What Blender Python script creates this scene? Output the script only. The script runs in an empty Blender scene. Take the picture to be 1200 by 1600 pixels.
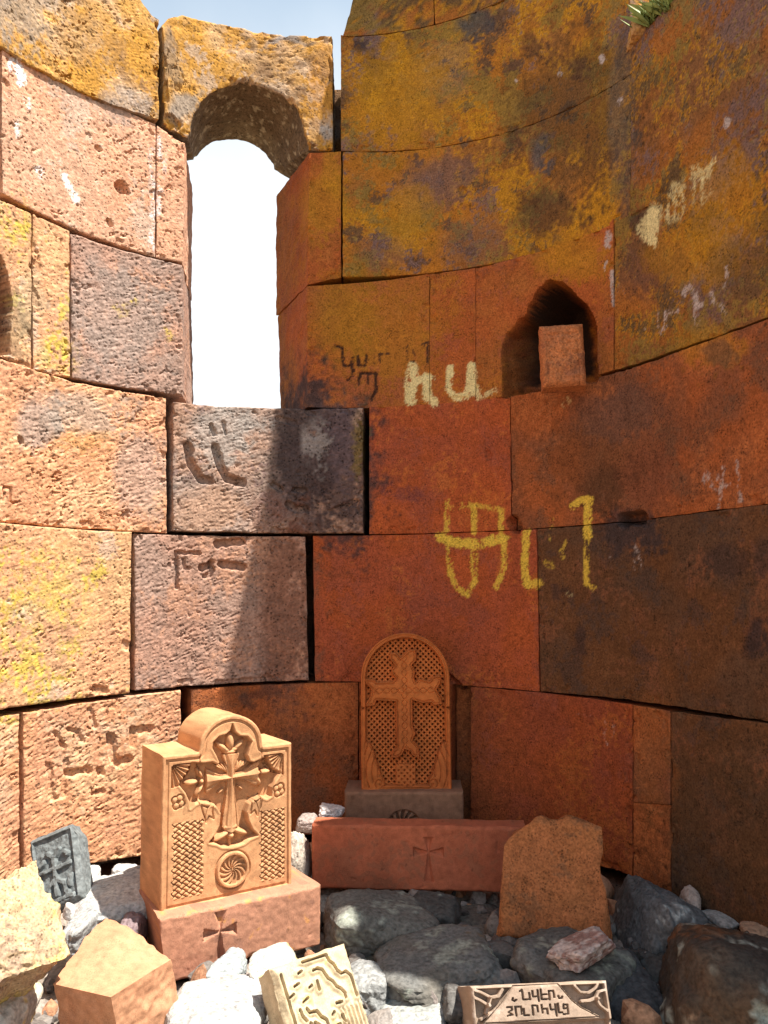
import bpy, math, random
import numpy as np
from math import sin, cos, tan, atan, atan2, pi, radians, sqrt, hypot
from mathutils import Matrix, Vector

sc = bpy.context.scene
col = sc.collection
random.seed(7)

# ------------------------------------------------------------------ camera, light, exposure
PITCH, ROLL, F = atan(125 / 1250), -radians(.5), 1250.0
EYE = np.array([0, 0, 1.6])
CAM = np.array(Matrix.Rotation(pi / 2 + PITCH, 3, 'X') @ Matrix.Rotation(ROLL, 3, 'Z'))
cd = bpy.data.cameras.new('camera')
cd.sensor_fit = 'VERTICAL'; cd.sensor_height = 24; cd.lens = F / 1600 * 24
cd.clip_start = .05; cd.clip_end = 2000
cam = bpy.data.objects.new('camera', cd); col.objects.link(cam)
cam.matrix_world = Matrix.Translation(EYE) @ Matrix(CAM.tolist()).to_4x4()
sc.camera = cam

SUN_AZ, SUN_EL = 70, 66          # azimuth measured from -Y towards +X
SUN = Vector((cos(radians(SUN_EL)) * sin(radians(SUN_AZ)), -cos(radians(SUN_EL)) * cos(radians(SUN_AZ)), sin(radians(SUN_EL))))
w = bpy.data.worlds.new('World'); sc.world = w; w.use_nodes = True
nt = w.node_tree
sky = nt.nodes.new('ShaderNodeTexSky'); sky.sky_type = 'NISHITA'; sky.sun_disc = False
sky.sun_elevation = radians(SUN_EL); sky.sun_rotation = radians(180 - SUN_AZ)
sky.altitude = 1800; sky.dust_density = 4.0
bg = nt.nodes['Background']; bg.inputs['Strength'].default_value = .092
# pale haze and thin white cloud low over the horizon, the same all round
tcw = nt.nodes.new('ShaderNodeTexCoord'); sep = nt.nodes.new('ShaderNodeSeparateXYZ'); nt.links.new(tcw.outputs['Generated'], sep.inputs[0])
nz = nt.nodes.new('ShaderNodeTexNoise'); nz.inputs['Scale'].default_value = 3; nz.inputs['Detail'].default_value = 5; nt.links.new(tcw.outputs['Generated'], nz.inputs['Vector'])
el = nt.nodes.new('ShaderNodeMath'); el.operation = 'MULTIPLY_ADD'; el.inputs[1].default_value = -.18; nt.links.new(nz.outputs[0], el.inputs[0]); nt.links.new(sep.outputs['Z'], el.inputs[2])
hz = nt.nodes.new('ShaderNodeMapRange'); hz.interpolation_type = 'SMOOTHSTEP'
hz.inputs[1].default_value = .30; hz.inputs[2].default_value = .62; hz.inputs[3].default_value = .92; hz.inputs[4].default_value = .24
nt.links.new(el.outputs[0], hz.inputs[0])
mxw = nt.nodes.new('ShaderNodeMix'); mxw.data_type = 'RGBA'; nt.links.new(hz.outputs[0], mxw.inputs[0]); mxw.inputs[7].default_value = (5.6, 5.75, 5.8, 1)
tn = nt.nodes.new('ShaderNodeMix'); tn.data_type = 'RGBA'; tn.blend_type = 'MULTIPLY'; tn.inputs[0].default_value = 1; tn.inputs[7].default_value = (.70, 1.10, 1.05, 1)
nt.links.new(sky.outputs[0], tn.inputs[6]); nt.links.new(tn.outputs[2], mxw.inputs[6])
nt.links.new(mxw.outputs[2], bg.inputs[0])
sl = bpy.data.lights.new('sun', 'SUN'); sl.energy = 5; sl.angle = radians(.5); sl.color = (1, .93, .82)
so = bpy.data.objects.new('sun', sl); col.objects.link(so)
so.rotation_euler = SUN.to_track_quat('Z', 'Y').to_euler()
sc.view_settings.view_transform = 'Standard'; sc.view_settings.look = 'None'
sc.view_settings.exposure = 1.25; sc.view_settings.gamma = 1; sc.view_settings.use_curve_mapping = False
try:
    sc.cycles.max_bounces = 8; sc.cycles.diffuse_bounces = 5
except Exception: pass

# ------------------------------------------------------------------ numpy noise
_rng = np.random.RandomState(5)
_perm = np.tile(_rng.permutation(256), 3).astype(np.int32)
_g = _rng.normal(size=(256, 3)); _g = (_g / np.linalg.norm(_g, axis=1)[:, None]).astype(np.float32)
def noise(P, seed=0.0):
    P = np.asarray(P, dtype=np.float32) + np.float32(seed * 17.31)
    sh = P.shape[:-1]; P = P.reshape(-1, 3)
    I = np.floor(P).astype(np.int32); Fr = P - I; I &= 255
    U = Fr * Fr * Fr * (Fr * (Fr * 6 - 15) + 10)
    out = 0
    r = {}
    for dx in (0, 1):
        a = _perm[I[:, 0] + dx]
        for dy in (0, 1):
            b = _perm[a + I[:, 1] + dy]
            for dz in (0, 1):
                h = _perm[b + I[:, 2] + dz] & 255
                G = _g[h]
                d = G[:, 0] * (Fr[:, 0] - dx) + G[:, 1] * (Fr[:, 1] - dy) + G[:, 2] * (Fr[:, 2] - dz)
                wx = U[:, 0] if dx else 1 - U[:, 0]; wy = U[:, 1] if dy else 1 - U[:, 1]; wz = U[:, 2] if dz else 1 - U[:, 2]
                out = out + d * wx * wy * wz
    return (out * 1.5).reshape(sh)
def fbm(P, o=3, seed=0.0):
    r = 0; a = 1.0; P = np.asarray(P, dtype=np.float32)
    for i in range(o):
        r = r + a * noise(P * 2.03 ** i, seed + i * 3.7); a *= .5
    return r
def sst(a, b, x):
    t = np.clip((x - a) / (b - a), 0, 1); return t * t * (3 - 2 * t)
def mix(a, b, m):
    return a + (np.asarray(b) - a) * m[..., None]

# ------------------------------------------------------------------ the plan of the apse (metres)
D = 3.4; K = D / 1250
R = .362 * D; CX, CY = -.05 * D, (1 - .362) * D; TH = radians(66)
ZC2, ZC1, ZL0, ZL1, ZL2, ZL3, ZL4 = [1.6 + v * K for v in (875, 690, 495, 290, 90, -140, -372)]
ZSPR = ZC2 + .13
def ray(px, py):
    d = CAM @ np.array([(px - 600) / F, -(py - 800) / F, -1.]); return d / d[1]
def at(px, py, y):
    return EYE + ray(px, py) * y
def project(P):
    Q = (np.asarray(P) - EYE) @ CAM
    d = -np.minimum(Q[..., 2], -.05)
    return 600 + F * Q[..., 0] / d, 800 - F * Q[..., 1] / d
def surf(s, z, off=0.0):
    s = np.asarray(s, float); z = np.asarray(z, float)
    h = np.clip(z - ZSPR, 0, R * .95)
    off = off - (R - np.sqrt(R * R - h * h))
    t = np.clip(s / R, -TH, TH); L = np.abs(s) - R * TH; L = np.where(L > 0, L, 0); sg = np.sign(s)
    x = CX + (R + off) * np.sin(t) + sg * L * cos(TH)
    y = CY + (R + off) * np.cos(t) - L * sin(TH)
    return np.stack([x, y, z + 0 * x], -1)
def wpt(px, py, off=0.0):
    d = ray(px, py); a = d[0] ** 2 + d[1] ** 2
    b = -(d[0] * CX + d[1] * CY); c = CX ** 2 + CY ** 2 - (R + off) ** 2; q = b * b - a * c
    if q >= 0:
        t = (-b + sqrt(q)) / a; th = atan2(d[0] * t - CX, d[1] * t - CY)
        if abs(th) <= TH: return R * th, 1.6 + d[2] * t
    sg = 1 if d[0] > 0 else -1
    P = np.array([CX + sg * (R + off) * sin(TH), CY + (R + off) * cos(TH)]); T = np.array([sg * cos(TH), -sin(TH)])
    t, L = np.linalg.solve(np.array([[d[0], -T[0]], [d[1], -T[1]]]), P)
    return sg * (R * TH + L), 1.6 + d[2] * t

# ------------------------------------------------------------------ objects
def tag(o, label=None, cat=None, group=None, kind=None):
    if label: o['label'] = label
    if cat: o['category'] = cat
    if group: o['group'] = group
    if kind: o['kind'] = kind
    return o
def empty(name, loc, label, cat, group=None):
    o = bpy.data.objects.new(name, None); col.objects.link(o); o.location = loc
    o.empty_display_size = .1
    return tag(o, label, cat, group)
def put_mesh(name, V, faces, C, mat, parent=None, sharp=42):
    me = bpy.data.meshes.new(name)
    V = np.asarray(V, dtype=np.float32)
    if parent is not None: V = V - np.array(parent.location, dtype=np.float32)
    counts = np.concatenate([np.full(len(f), f.shape[1], dtype=np.int32) for f in faces])
    idx = np.concatenate([f.reshape(-1) for f in faces]).astype(np.int32)
    me.vertices.add(len(V)); me.vertices.foreach_set('co', V.reshape(-1))
    me.loops.add(len(idx)); me.loops.foreach_set('vertex_index', idx)
    me.polygons.add(len(counts))
    st = np.zeros(len(counts), dtype=np.int32); st[1:] = np.cumsum(counts)[:-1]
    me.polygons.foreach_set('loop_start', st)
    me.update(calc_edges=True)
    if C is not None:
        a = me.attributes.new('tone', 'FLOAT_COLOR', 'POINT')
        cc = np.ones((len(V), 4), dtype=np.float32); cc[:, :3] = np.clip(C, .004, .9)
        a.data.foreach_set('color', cc.reshape(-1))
    me.polygons.foreach_set('use_smooth', np.ones(len(counts), dtype=bool))
    if sharp: me.set_sharp_from_angle(angle=radians(sharp))
    me.materials.append(mat)
    o = bpy.data.objects.new(name, me); col.objects.link(o)
    if parent is not None: o.parent = parent
    return o
def loop_ids(nv, nu):
    g = np.arange(nv * nu).reshape(nv, nu)
    return np.concatenate([g[0, :-1], g[:-1, -1], g[-1, :0:-1], g[:0:-1, 0]])
def shell(Fp, Bl, ts, ring_noise=0.0, nseed=0):
    """front grid (nv,nu,3), back loop, ring fractions -> verts, quads, cap ; one closed solid"""
    nv, nu = Fp.shape[:2]
    g = np.arange(nv * nu).reshape(nv, nu)
    q = np.stack([g[:-1, :-1], g[:-1, 1:], g[1:, 1:], g[1:, :-1]], -1).reshape(-1, 4)
    L = loop_ids(nv, nu); n = len(L)
    V = [Fp.reshape(-1, 3)]; base = nv * nu; prev = L; FL = V[0][L]
    quads = [q]
    for t in ts:
        Pn = FL + (Bl - FL) * t
        if ring_noise:
            Pn = Pn + ring_noise * np.stack([fbm(Pn * 14, 3, nseed + 1), fbm(Pn * 14, 3, nseed + 2), fbm(Pn * 14, 3, nseed + 5)], -1)
        cur = np.arange(base, base + n); base += n; V.append(Pn)
        quads.append(np.stack([prev, cur, np.roll(cur, -1), np.roll(prev, -1)], -1))
        prev = cur
    cen = V[-1].mean(0)[None]; V.append(cen)
    tri = np.stack([prev, np.full(n, base), np.roll(prev, -1)], -1)
    return np.concatenate(V), np.concatenate(quads), tri, L

# ------------------------------------------------------------------ materials
def mat_stone(name, fine=170.0, var=.35, bump=.35, dist=.004, pore=.5, pscale=130.0, rough=.93):
    m = bpy.data.materials.new(name); m.use_nodes = True
    n = m.node_tree.nodes; l = m.node_tree.links; b = n['Principled BSDF']
    at_ = n.new('ShaderNodeAttribute'); at_.attribute_name = 'tone'
    tc = n.new('ShaderNodeTexCoord')
    no = n.new('ShaderNodeTexNoise'); no.inputs['Scale'].default_value = fine; no.inputs['Detail'].default_value = 4
    l.new(tc.outputs['Object'], no.inputs['Vector'])
    mr = n.new('ShaderNodeMapRange'); mr.inputs[1].default_value = .25; mr.inputs[2].default_value = .75
    mr.inputs[3].default_value = 1 - var; mr.inputs[4].default_value = 1 + var
    l.new(no.outputs[0], mr.inputs[0])
    vo = n.new('ShaderNodeTexVoronoi'); vo.inputs['Scale'].default_value = pscale; vo.inputs['Randomness'].default_value = 1
    l.new(tc.outputs['Object'], vo.inputs['Vector'])
    n2 = n.new('ShaderNodeTexNoise'); n2.inputs['Scale'].default_value = 30; n2.inputs['Detail'].default_value = 3
    l.new(tc.outputs['Object'], n2.inputs['Vector'])
    # pore where the cell distance is small and the medium noise high
    sub = n.new('ShaderNodeMath'); sub.operation = 'SUBTRACT'; l.new(n2.outputs[0], sub.inputs[0]); l.new(vo.outputs['Distance'], sub.inputs[1])
    pr = n.new('ShaderNodeMapRange'); pr.inputs[1].default_value = .2; pr.inputs[2].default_value = .42; pr.inputs[3].default_value = 1; pr.inputs[4].default_value = 1 - pore
    l.new(sub.outputs[0], pr.inputs[0])
    mu = n.new('ShaderNodeMath'); mu.operation = 'MULTIPLY'; l.new(mr.outputs[0], mu.inputs[0]); l.new(pr.outputs[0], mu.inputs[1])
    mx = n.new('ShaderNodeVectorMath'); mx.operation = 'SCALE'; l.new(at_.outputs['Color'], mx.inputs[0]); l.new(mu.outputs[0], mx.inputs['Scale'])
    l.new(mx.outputs[0], b.inputs['Base Color'])
    b.inputs['Roughness'].default_value = rough; b.inputs['Specular IOR Level'].default_value = .18
    ad = n.new('ShaderNodeMath'); ad.operation = 'MULTIPLY_ADD'; ad.inputs[1].default_value = .8
    l.new(pr.outputs[0], ad.inputs[0]); l.new(no.outputs[0], ad.inputs[2])
    bu = n.new('ShaderNodeBump'); bu.inputs['Strength'].default_value = bump; bu.inputs['Distance'].default_value = dist
    l.new(ad.outputs[0], bu.inputs['Height']); l.new(bu.outputs[0], b.inputs['Normal'])
    return m
M_TUFF = mat_stone('tuff', 150, .42, .5, .004, .5, 120)
M_ROUGH = mat_stone('weathered tuff', 95, .36, .5, .006, .6, 70)
M_CARVE = mat_stone('carved tuff', 260, .14, .2, .002, .25, 240)
M_ROCK = mat_stone('boulder stone', 90, .4, .5, .008, .3, 60, .85)
def mat_flat(name, c, rough=.9, var=.3, scale=40):
    m = bpy.data.materials.new(name); m.use_nodes = True
    n = m.node_tree.nodes; l = m.node_tree.links; b = n['Principled BSDF']
    tc = n.new('ShaderNodeTexCoord'); no = n.new('ShaderNodeTexNoise'); no.inputs['Scale'].default_value = scale; no.inputs['Detail'].default_value = 5
    l.new(tc.outputs['Object'], no.inputs['Vector'])
    cr = n.new('ShaderNodeValToRGB'); e = cr.color_ramp.elements
    e[0].position = .3; e[1].position = .7
    e[0].color = (*[x * (1 - var) for x in c], 1); e[1].color = (*[x * (1 + var) for x in c], 1)
    l.new(no.outputs[0], cr.inputs[0]); l.new(cr.outputs[0], b.inputs['Base Color'])
    b.inputs['Roughness'].default_value = rough; b.inputs['Specular IOR Level'].default_value = .2
    bu = n.new('ShaderNodeBump'); bu.inputs['Strength'].default_value = .5; bu.inputs['Distance'].default_value = .01
    l.new(no.outputs[0], bu.inputs['Height']); l.new(bu.outputs[0], b.inputs['Normal'])
    return m
M_LEAF = mat_flat('leaf green', (.21, .26, .08), .6, .4, 20)
M_GROUND = mat_flat('dry earth', (.22, .17, .11), .95, .4, 3)

# ------------------------------------------------------------------ marks on the wall (photo coordinates of the stones that carry them)
CREAM, YEL, WHITE, SOOT = (.66, .56, .28), (.62, .44, .06), (.44, .37, .35), (.05, .022, .015)
PAINT = [  # polyline, half width, colour, strength
 ([(645,573),(642,600),(640,627)], 8, CREAM, 1), ([(651,594),(672,590)], 5.5, CREAM, 1), ([(667,588),(667,621),(680,628)], 6.5, CREAM, 1),
 ([(703,576),(701,606),(710,620),(728,619),(735,600),(736,571)], 5.5, CREAM, 1), ([(736,573),(737,610)], 7, CREAM, 1), ([(743,603),(749,621)], 5, CREAM, .9), ([(760,617),(772,611)], 4, CREAM, .6),
 ([(699,783),(698,830)], 4, YEL, .7), ([(702,794),(740,789),(784,797)], 5, YEL, .45), ([(740,792),(741,832)], 5, YEL, .7), ([(782,798),(783,836)], 4, YEL, .7),
 ([(687,838),(708,848),(749,850),(787,841)], 7.5, YEL, .95), ([(699,848),(704,897),(714,918),(728,928)], 4.5, YEL, .65), ([(741,850),(742,906),(731,929)], 5, YEL, .8), ([(787,842),(788,888),(776,917)], 5, YEL, .75),
 ([(823,833),(819,877),(822,914)], 5.5, YEL, .9), ([(822,914),(842,911)], 6, YEL, .8),
 ([(894,790),(908,782),(921,782)], 5, YEL, .9), ([(919,782),(918,818),(918,836)], 6, YEL, 1), ([(918,836),(916,885),(916,912),(926,919)], 4.5, YEL, .8),
 ([(863,812),(862,833),(858,850)], 4, YEL, .35), ([(853,880),(861,884)], 6, YEL, .4), ([(886,845),(876,862),(880,872)], 3, YEL, .35), ([(878,925),(892,930)], 4, CREAM, .3),
 ([(951,856),(956,886)], 1.8, WHITE, .5), ([(993,848),(991,891)], 1.8, WHITE, .5), ([(993,850),(1004,888)], 1.8, WHITE, .5),
 ([(1018,375),(1020,335)], 9, CREAM, 1), ([(1008,360),(1026,335)], 16, CREAM, .62), ([(1050,335),(1062,318)], 16, CREAM, .45), ([(1052,305),(1056,292)], 10, CREAM, .5),
 ([(1078,300),(1088,275)], 18, CREAM, .5), ([(1100,280),(1108,265)], 8, CREAM, .5), ([(1112,258),(1116,250)], 4, CREAM, .8), ([(1098,312),(1110,300)], 8, CREAM, .4),
 ([(950,365),(949,382)], 5, WHITE, .75), ([(947,410),(945,422)], 2, WHITE, .8), ([(956,424),(957,445)], 3, WHITE, .8), ([(957,448),(958,476)], 3, WHITE, .75),
 ([(1009,487),(1010,517)], 4, WHITE, .35), ([(1027,487),(1027,510)], 4, WHITE, .4), ([(1041,488),(1040,510),(1034,519)], 3.5, WHITE, .7), ([(1042,492),(1058,486)], 3.5, WHITE, .65),
 ([(1069,460),(1072,450),(1080,448),(1086,460),(1087,500)], 4, WHITE, .7), ([(1087,476),(1097,475)], 4, WHITE, .65), ([(1087,499),(1087,503)], 5, WHITE, .7), ([(1112,459),(1115,471)], 5, WHITE, .55),
 ([(1135,417),(1135,433)], 3, WHITE, .7), ([(1132,450),(1135,444)], 3, WHITE, .6), ([(1126,476),(1132,489)], 4, WHITE, .5),
 ([(1100,752),(1105,737),(1112,760),(1130,732)], 3.5, WHITE, .45), ([(1122,795),(1126,765),(1130,730)], 3.5, WHITE, .45), ([(1112,768),(1150,752)], 3, WHITE, .4), ([(1145,760),(1150,722),(1158,782)], 3.5, WHITE, .45),
 ([(940,90),(941,96)], 5, WHITE, .9), ([(969,156),(967,162)], 4, WHITE, .8), ([(875,114),(874,117)], 3, WHITE, .8), ([(1136,188),(1135,196)], 4.5, WHITE, .8), ([(807,125),(807,127)], 2.5, WHITE, .8),
 ([(885,625),(884,632)], 8, CREAM, .25), ([(900,1115),(922,1120)], 3, WHITE, .2), ([(945,1130),(943,1160),(955,1165),(958,1130)], 3, WHITE, .2),
 ([(240,200),(243,330)], 9, (.66,.64,.66), .38), ([(256,215),(252,300)], 8, (.66,.64,.66), .36), ([(238,330),(236,390)], 5, (.72,.72,.75), .5),
 ([(22,100),(34,125)], 9, (.78,.78,.8), .85), ([(40,150),(44,170)], 5, (.75,.75,.75), .5), ([(25,190),(30,215)], 5, (.75,.75,.75), .4), ([(100,275),(118,312)], 6, (.78,.78,.78), .75), ([(60,265),(64,275)], 6, (.75,.75,.78), .6),
 ([(525,540),(535,543),(537,571),(547,572),(551,560),(551,587),(543,594)], 2, SOOT, 0.95), ([(560,556),(560,571),(572,571),(573,555)], 2, SOOT, 0.90), ([(585,555),(585,571)], 2, SOOT, 0.75), ([(592,571),(593,553),(608,553)], 2, SOOT, 0.85),
 ([(561,600),(563,583),(587,583),(588,608),(581,624)], 2.5, SOOT, 0.95), ([(575,600),(575,584)], 2, SOOT, 0.85), ([(636,541),(637,565),(648,565)], 2, SOOT, 0.80), ([(660,538),(669,535),(669,566)], 2.2, SOOT, 0.90), ([(646,548),(650,560)], 1.8, SOOT, 0.75),
 ([(605,765),(655,775)], 12, (.16,.05,.045), .5),
]
CARVE = [  # polyline, half width px, depth m
 ([(292,697),(297,725),(312,748),(327,752)], 7, .022), ([(335,700),(343,728),(354,748),(377,754)], 7, .022), ([(329,666),(334,680)], 4, .014), ([(347,660),(352,680)], 2.5, .008),
 ([(426,758),(438,765)], 5, .012), ([(460,766),(474,767)], 5, .014), ([(450,788),(462,796),(478,796)], 6, .016), ([(520,800),(556,785)], 6, .008), ([(434,655),(460,662)], 5, .007),
 ([(275,918),(275,864),(311,864)], 3.5, .012), ([(286,875),(287,888),(295,888)], 3, .008), ([(315,888),(330,880)], 6, .02), ([(340,850),(376,847)], 7, .018), ([(346,882),(378,886)], 7, .02), ([(318,900),(330,900),(330,880)], 4, .012),
 ([(172,1152),(175,1180),(185,1194),(198,1186)], 8, .018), ([(207,1162),(208,1140),(234,1138)], 7, .016), ([(107,1208),(136,1203)], 7, .016), ([(155,1203),(156,1208)], 6, .014), ([(75,1195),(80,1248),(98,1243),(103,1190)], 5, .01), ([(108,1140),(120,1142),(124,1155)], 5, .011), ([(140,1110),(146,1135)], 5, .011), ([(85,1145),(98,1165)], 4, .01), ([(145,1240),(160,1235)], 5, .01),
 ([(525,540),(535,543),(537,571),(547,572),(551,560),(551,587),(543,594)], 2.2, .005), ([(560,556),(560,571),(572,571),(573,555)], 2.2, .004), ([(561,600),(563,583),(587,583),(588,608),(581,624)], 2.4, .005),
 ([(7,760),(7,782)], 2, .007), ([(7,760),(18,762),(18,785),(32,785)], 2, .007),
 ([(188,290),(194,296)], 9, .03), ([(170,345),(173,350)], 4, .012), ([(152,230),(156,234)], 4, .01), ([(32,685),(34,690)], 4, .012), ([(234,440),(237,470)], 2, .0),
 ([(722,296),(724,303)], 6, .012), ([(802,815),(806,824)], 10, .04), ([(975,812),(1000,808)], 11, .05), ([(700,1058),(716,1072)], 6, .03), ([(160,1080),(150,1078)], 8, .012), ([(762,708),(764,715)], 5, .008),
 ([(340,1068),(425,1062)], 6, .012),
]
NICHE = [  # polygon, depth, (x ramp start, end)
 ([(786,620),(785,540),(792,522),(806,508),(822,494),(833,472),(842,452),(858,440),(876,443),(890,454),(902,468),(915,479),(924,494),(929,512),(931,592),(850,606)], .33, (780, 838)),
 ([(-200,575),(-200,300),(-12,380),(0,400),(12,432),(16,480),(14,552)], .30, None),
]
GRB, PUR, BLK, OLV = (.18,.14,.12), (.15,.092,.085), (.035,.025,.027), (.16,.11,.035)
ORL, YLL, RED, BRN, PCH, GRY = (.44,.21,.014), (.46,.34,.06), (.40,.10,.034), (.13,.065,.034), (.44,.26,.17), (.30,.25,.225)
ORG = (.42,.205,.03)
PATCH = [  # x, y, rx, ry, colour, strength
 (568,72,20,14,BLK,.8),(592,103,26,22,BLK,.85),(574,138,12,13,BLK,.8),(610,85,12,12,PUR,.6),(690,282,52,42,PUR,.7),(650,300,40,40,PUR,.4),(745,40,36,26,(.055,.055,.062),.85),
 (690,110,50,50,GRB,.35),(620,150,80,90,ORL,.7),(900,180,110,130,(.06,.04,.022),.6),(845,240,18,35,(.075,.075,.085),.75),(970,180,22,150,(.10,.08,.07),.6),(835,75,26,22,BLK,.55),(905,105,18,14,BLK,.5),
 (805,215,16,20,BLK,.5),(860,330,60,40,(.05,.036,.025),.6),(740,380,60,40,PUR,.3),(640,340,40,60,ORL,.6),(600,390,50,30,PUR,.4),
 (540,490,60,70,(.27,.15,.015),.5),(600,520,90,90,ORL,.35),(505,320,40,60,ORL,.55),(520,265,20,40,ORL,.5),
 (900,400,70,40,ORL,.55),(1020,420,60,50,(.085,.046,.04),.6),(1130,330,60,110,ORL,.5),(1080,400,80,50,ORL,.5),(1170,420,60,60,(.075,.055,.032),.5),(1005,345,26,30,(.04,.028,.022),.7),
 (930,715,90,80,(.14,.055,.022),.6),(960,645,80,45,(.13,.068,.05),.6),(945,765,40,40,(.085,.04,.02),.7),(985,830,55,40,(.04,.032,.036),.8),(1110,540,60,40,ORL,.4),(1120,555,30,20,(.07,.055,.05),.5),(1010,740,50,50,(.2,.065,.035),.4),
 (1075,1010,30,18,BLK,.0),(905,1000,12,30,BLK,.6),(1180,1000,22,30,BLK,.8),(1130,880,36,30,BLK,.5),(870,925,14,14,BLK,.5),(1200,870,30,40,BLK,.5),
 (1130,1300,110,160,(.065,.04,.022),.5),(1020,1180,30,120,(.26,.10,.034),.5),
 (490,690,22,45,(.30,.27,.26),.0),(480,700,62,130,(.06,.043,.045),.92),(540,740,60,130,(.07,.046,.046),.85),(448,960,48,170,(.20,.088,.055),.75),(520,660,40,40,(.10,.07,.075),.6),(420,800,50,30,(.2,.1,.08),.4),(540,700,30,80,(.12,.085,.095),.7),(490,690,20,42,(.30,.27,.26),.75),(562,700,10,60,OLV,.8),(350,680,60,50,(.36,.34,.32),.6),(330,800,70,40,PCH,.6),  # shade painted into the colour of the sill's and grey block's right sides
 (640,1180,200,100,(.21,.06,.024),.3),(390,1090,20,12,BLK,.5),(425,1075,24,14,BLK,.4),
 (20,360,40,60,YLL,.55),(45,480,24,60,(.36,.30,.2),.5),(90,560,40,40,YLL,.45),(60,900,75,70,YLL,.5),(105,960,60,60,YLL,.35),(5,880,12,40,YLL,.9),(20,1120,40,14,YLL,.85),(95,1100,50,12,YLL,.8),(60,1000,100,40,PCH,.3),
 (20,500,18,60,(.2,.16,.1),.5),(60,660,40,50,GRY,.7),(140,650,70,40,(.33,.29,.25),.6),(220,740,50,70,(.34,.29,.27),.5),(130,690,50,20,(.46,.23,.07),.5),
 (180,500,90,90,GRY,.5),(190,485,14,10,YLL,.6),(265,520,12,8,YLL,.7),(210,475,7,7,YLL,.8),
 (265,90,14,60,(.12,.1,.09),.6),(285,170,28,26,(.26,.22,.19),.85),(440,65,30,10,(.22,.2,.2),.8),(510,205,14,22,(.34,.32,.31),.8),(340,60,18,30,(.38,.28,.2),.4),(500,130,20,60,(.42,.19,.04),.5),(860,470,60,60,(.10,.03,.014),.0),(870,520,50,90,(.08,.03,.015),.0),
 (120,60,60,40,GRY,.5),(200,160,50,30,GRY,.6),(30,20,60,50,(.28,.23,.19),.7),(220,90,24,60,ORG,.6),(150,60,70,70,ORG,.5),
]
def pdist(px, py, pts):
    d = np.full(px.shape, 1e9)
    if len(pts) == 1: pts = pts * 2
    for (x0, y0), (x1, y1) in zip(pts[:-1], pts[1:]):
        dx, dy = x1 - x0, y1 - y0; q = dx * dx + dy * dy + 1e-9
        t = np.clip(((px - x0) * dx + (py - y0) * dy) / q, 0, 1)
        d = np.minimum(d, np.hypot(px - x0 - t * dx, py - y0 - t * dy))
    return d
def inpoly(px, py, pts):
    c = np.zeros(px.shape, bool); n = len(pts)
    for i in range(n):
        (x0, y0), (x1, y1) = pts[i], pts[(i + 1) % n]
        if y0 == y1: continue
        c ^= ((y0 > py) != (y1 > py)) & (px < (x1 - x0) * (py - y0) / (y1 - y0) + x0)
    return c
def sdpoly(px, py, pts):
    d = pdist(px, py, list(pts) + [pts[0]])
    return np.where(inpoly(px, py, pts), -d, d)
def near(px, py, pts, m):
    xs = [p[0] for p in pts]; ys = [p[1] for p in pts]
    return px.min() < max(xs) + m and px.max() > min(xs) - m and py.min() < max(ys) + m and py.max() > min(ys) - m

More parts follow.
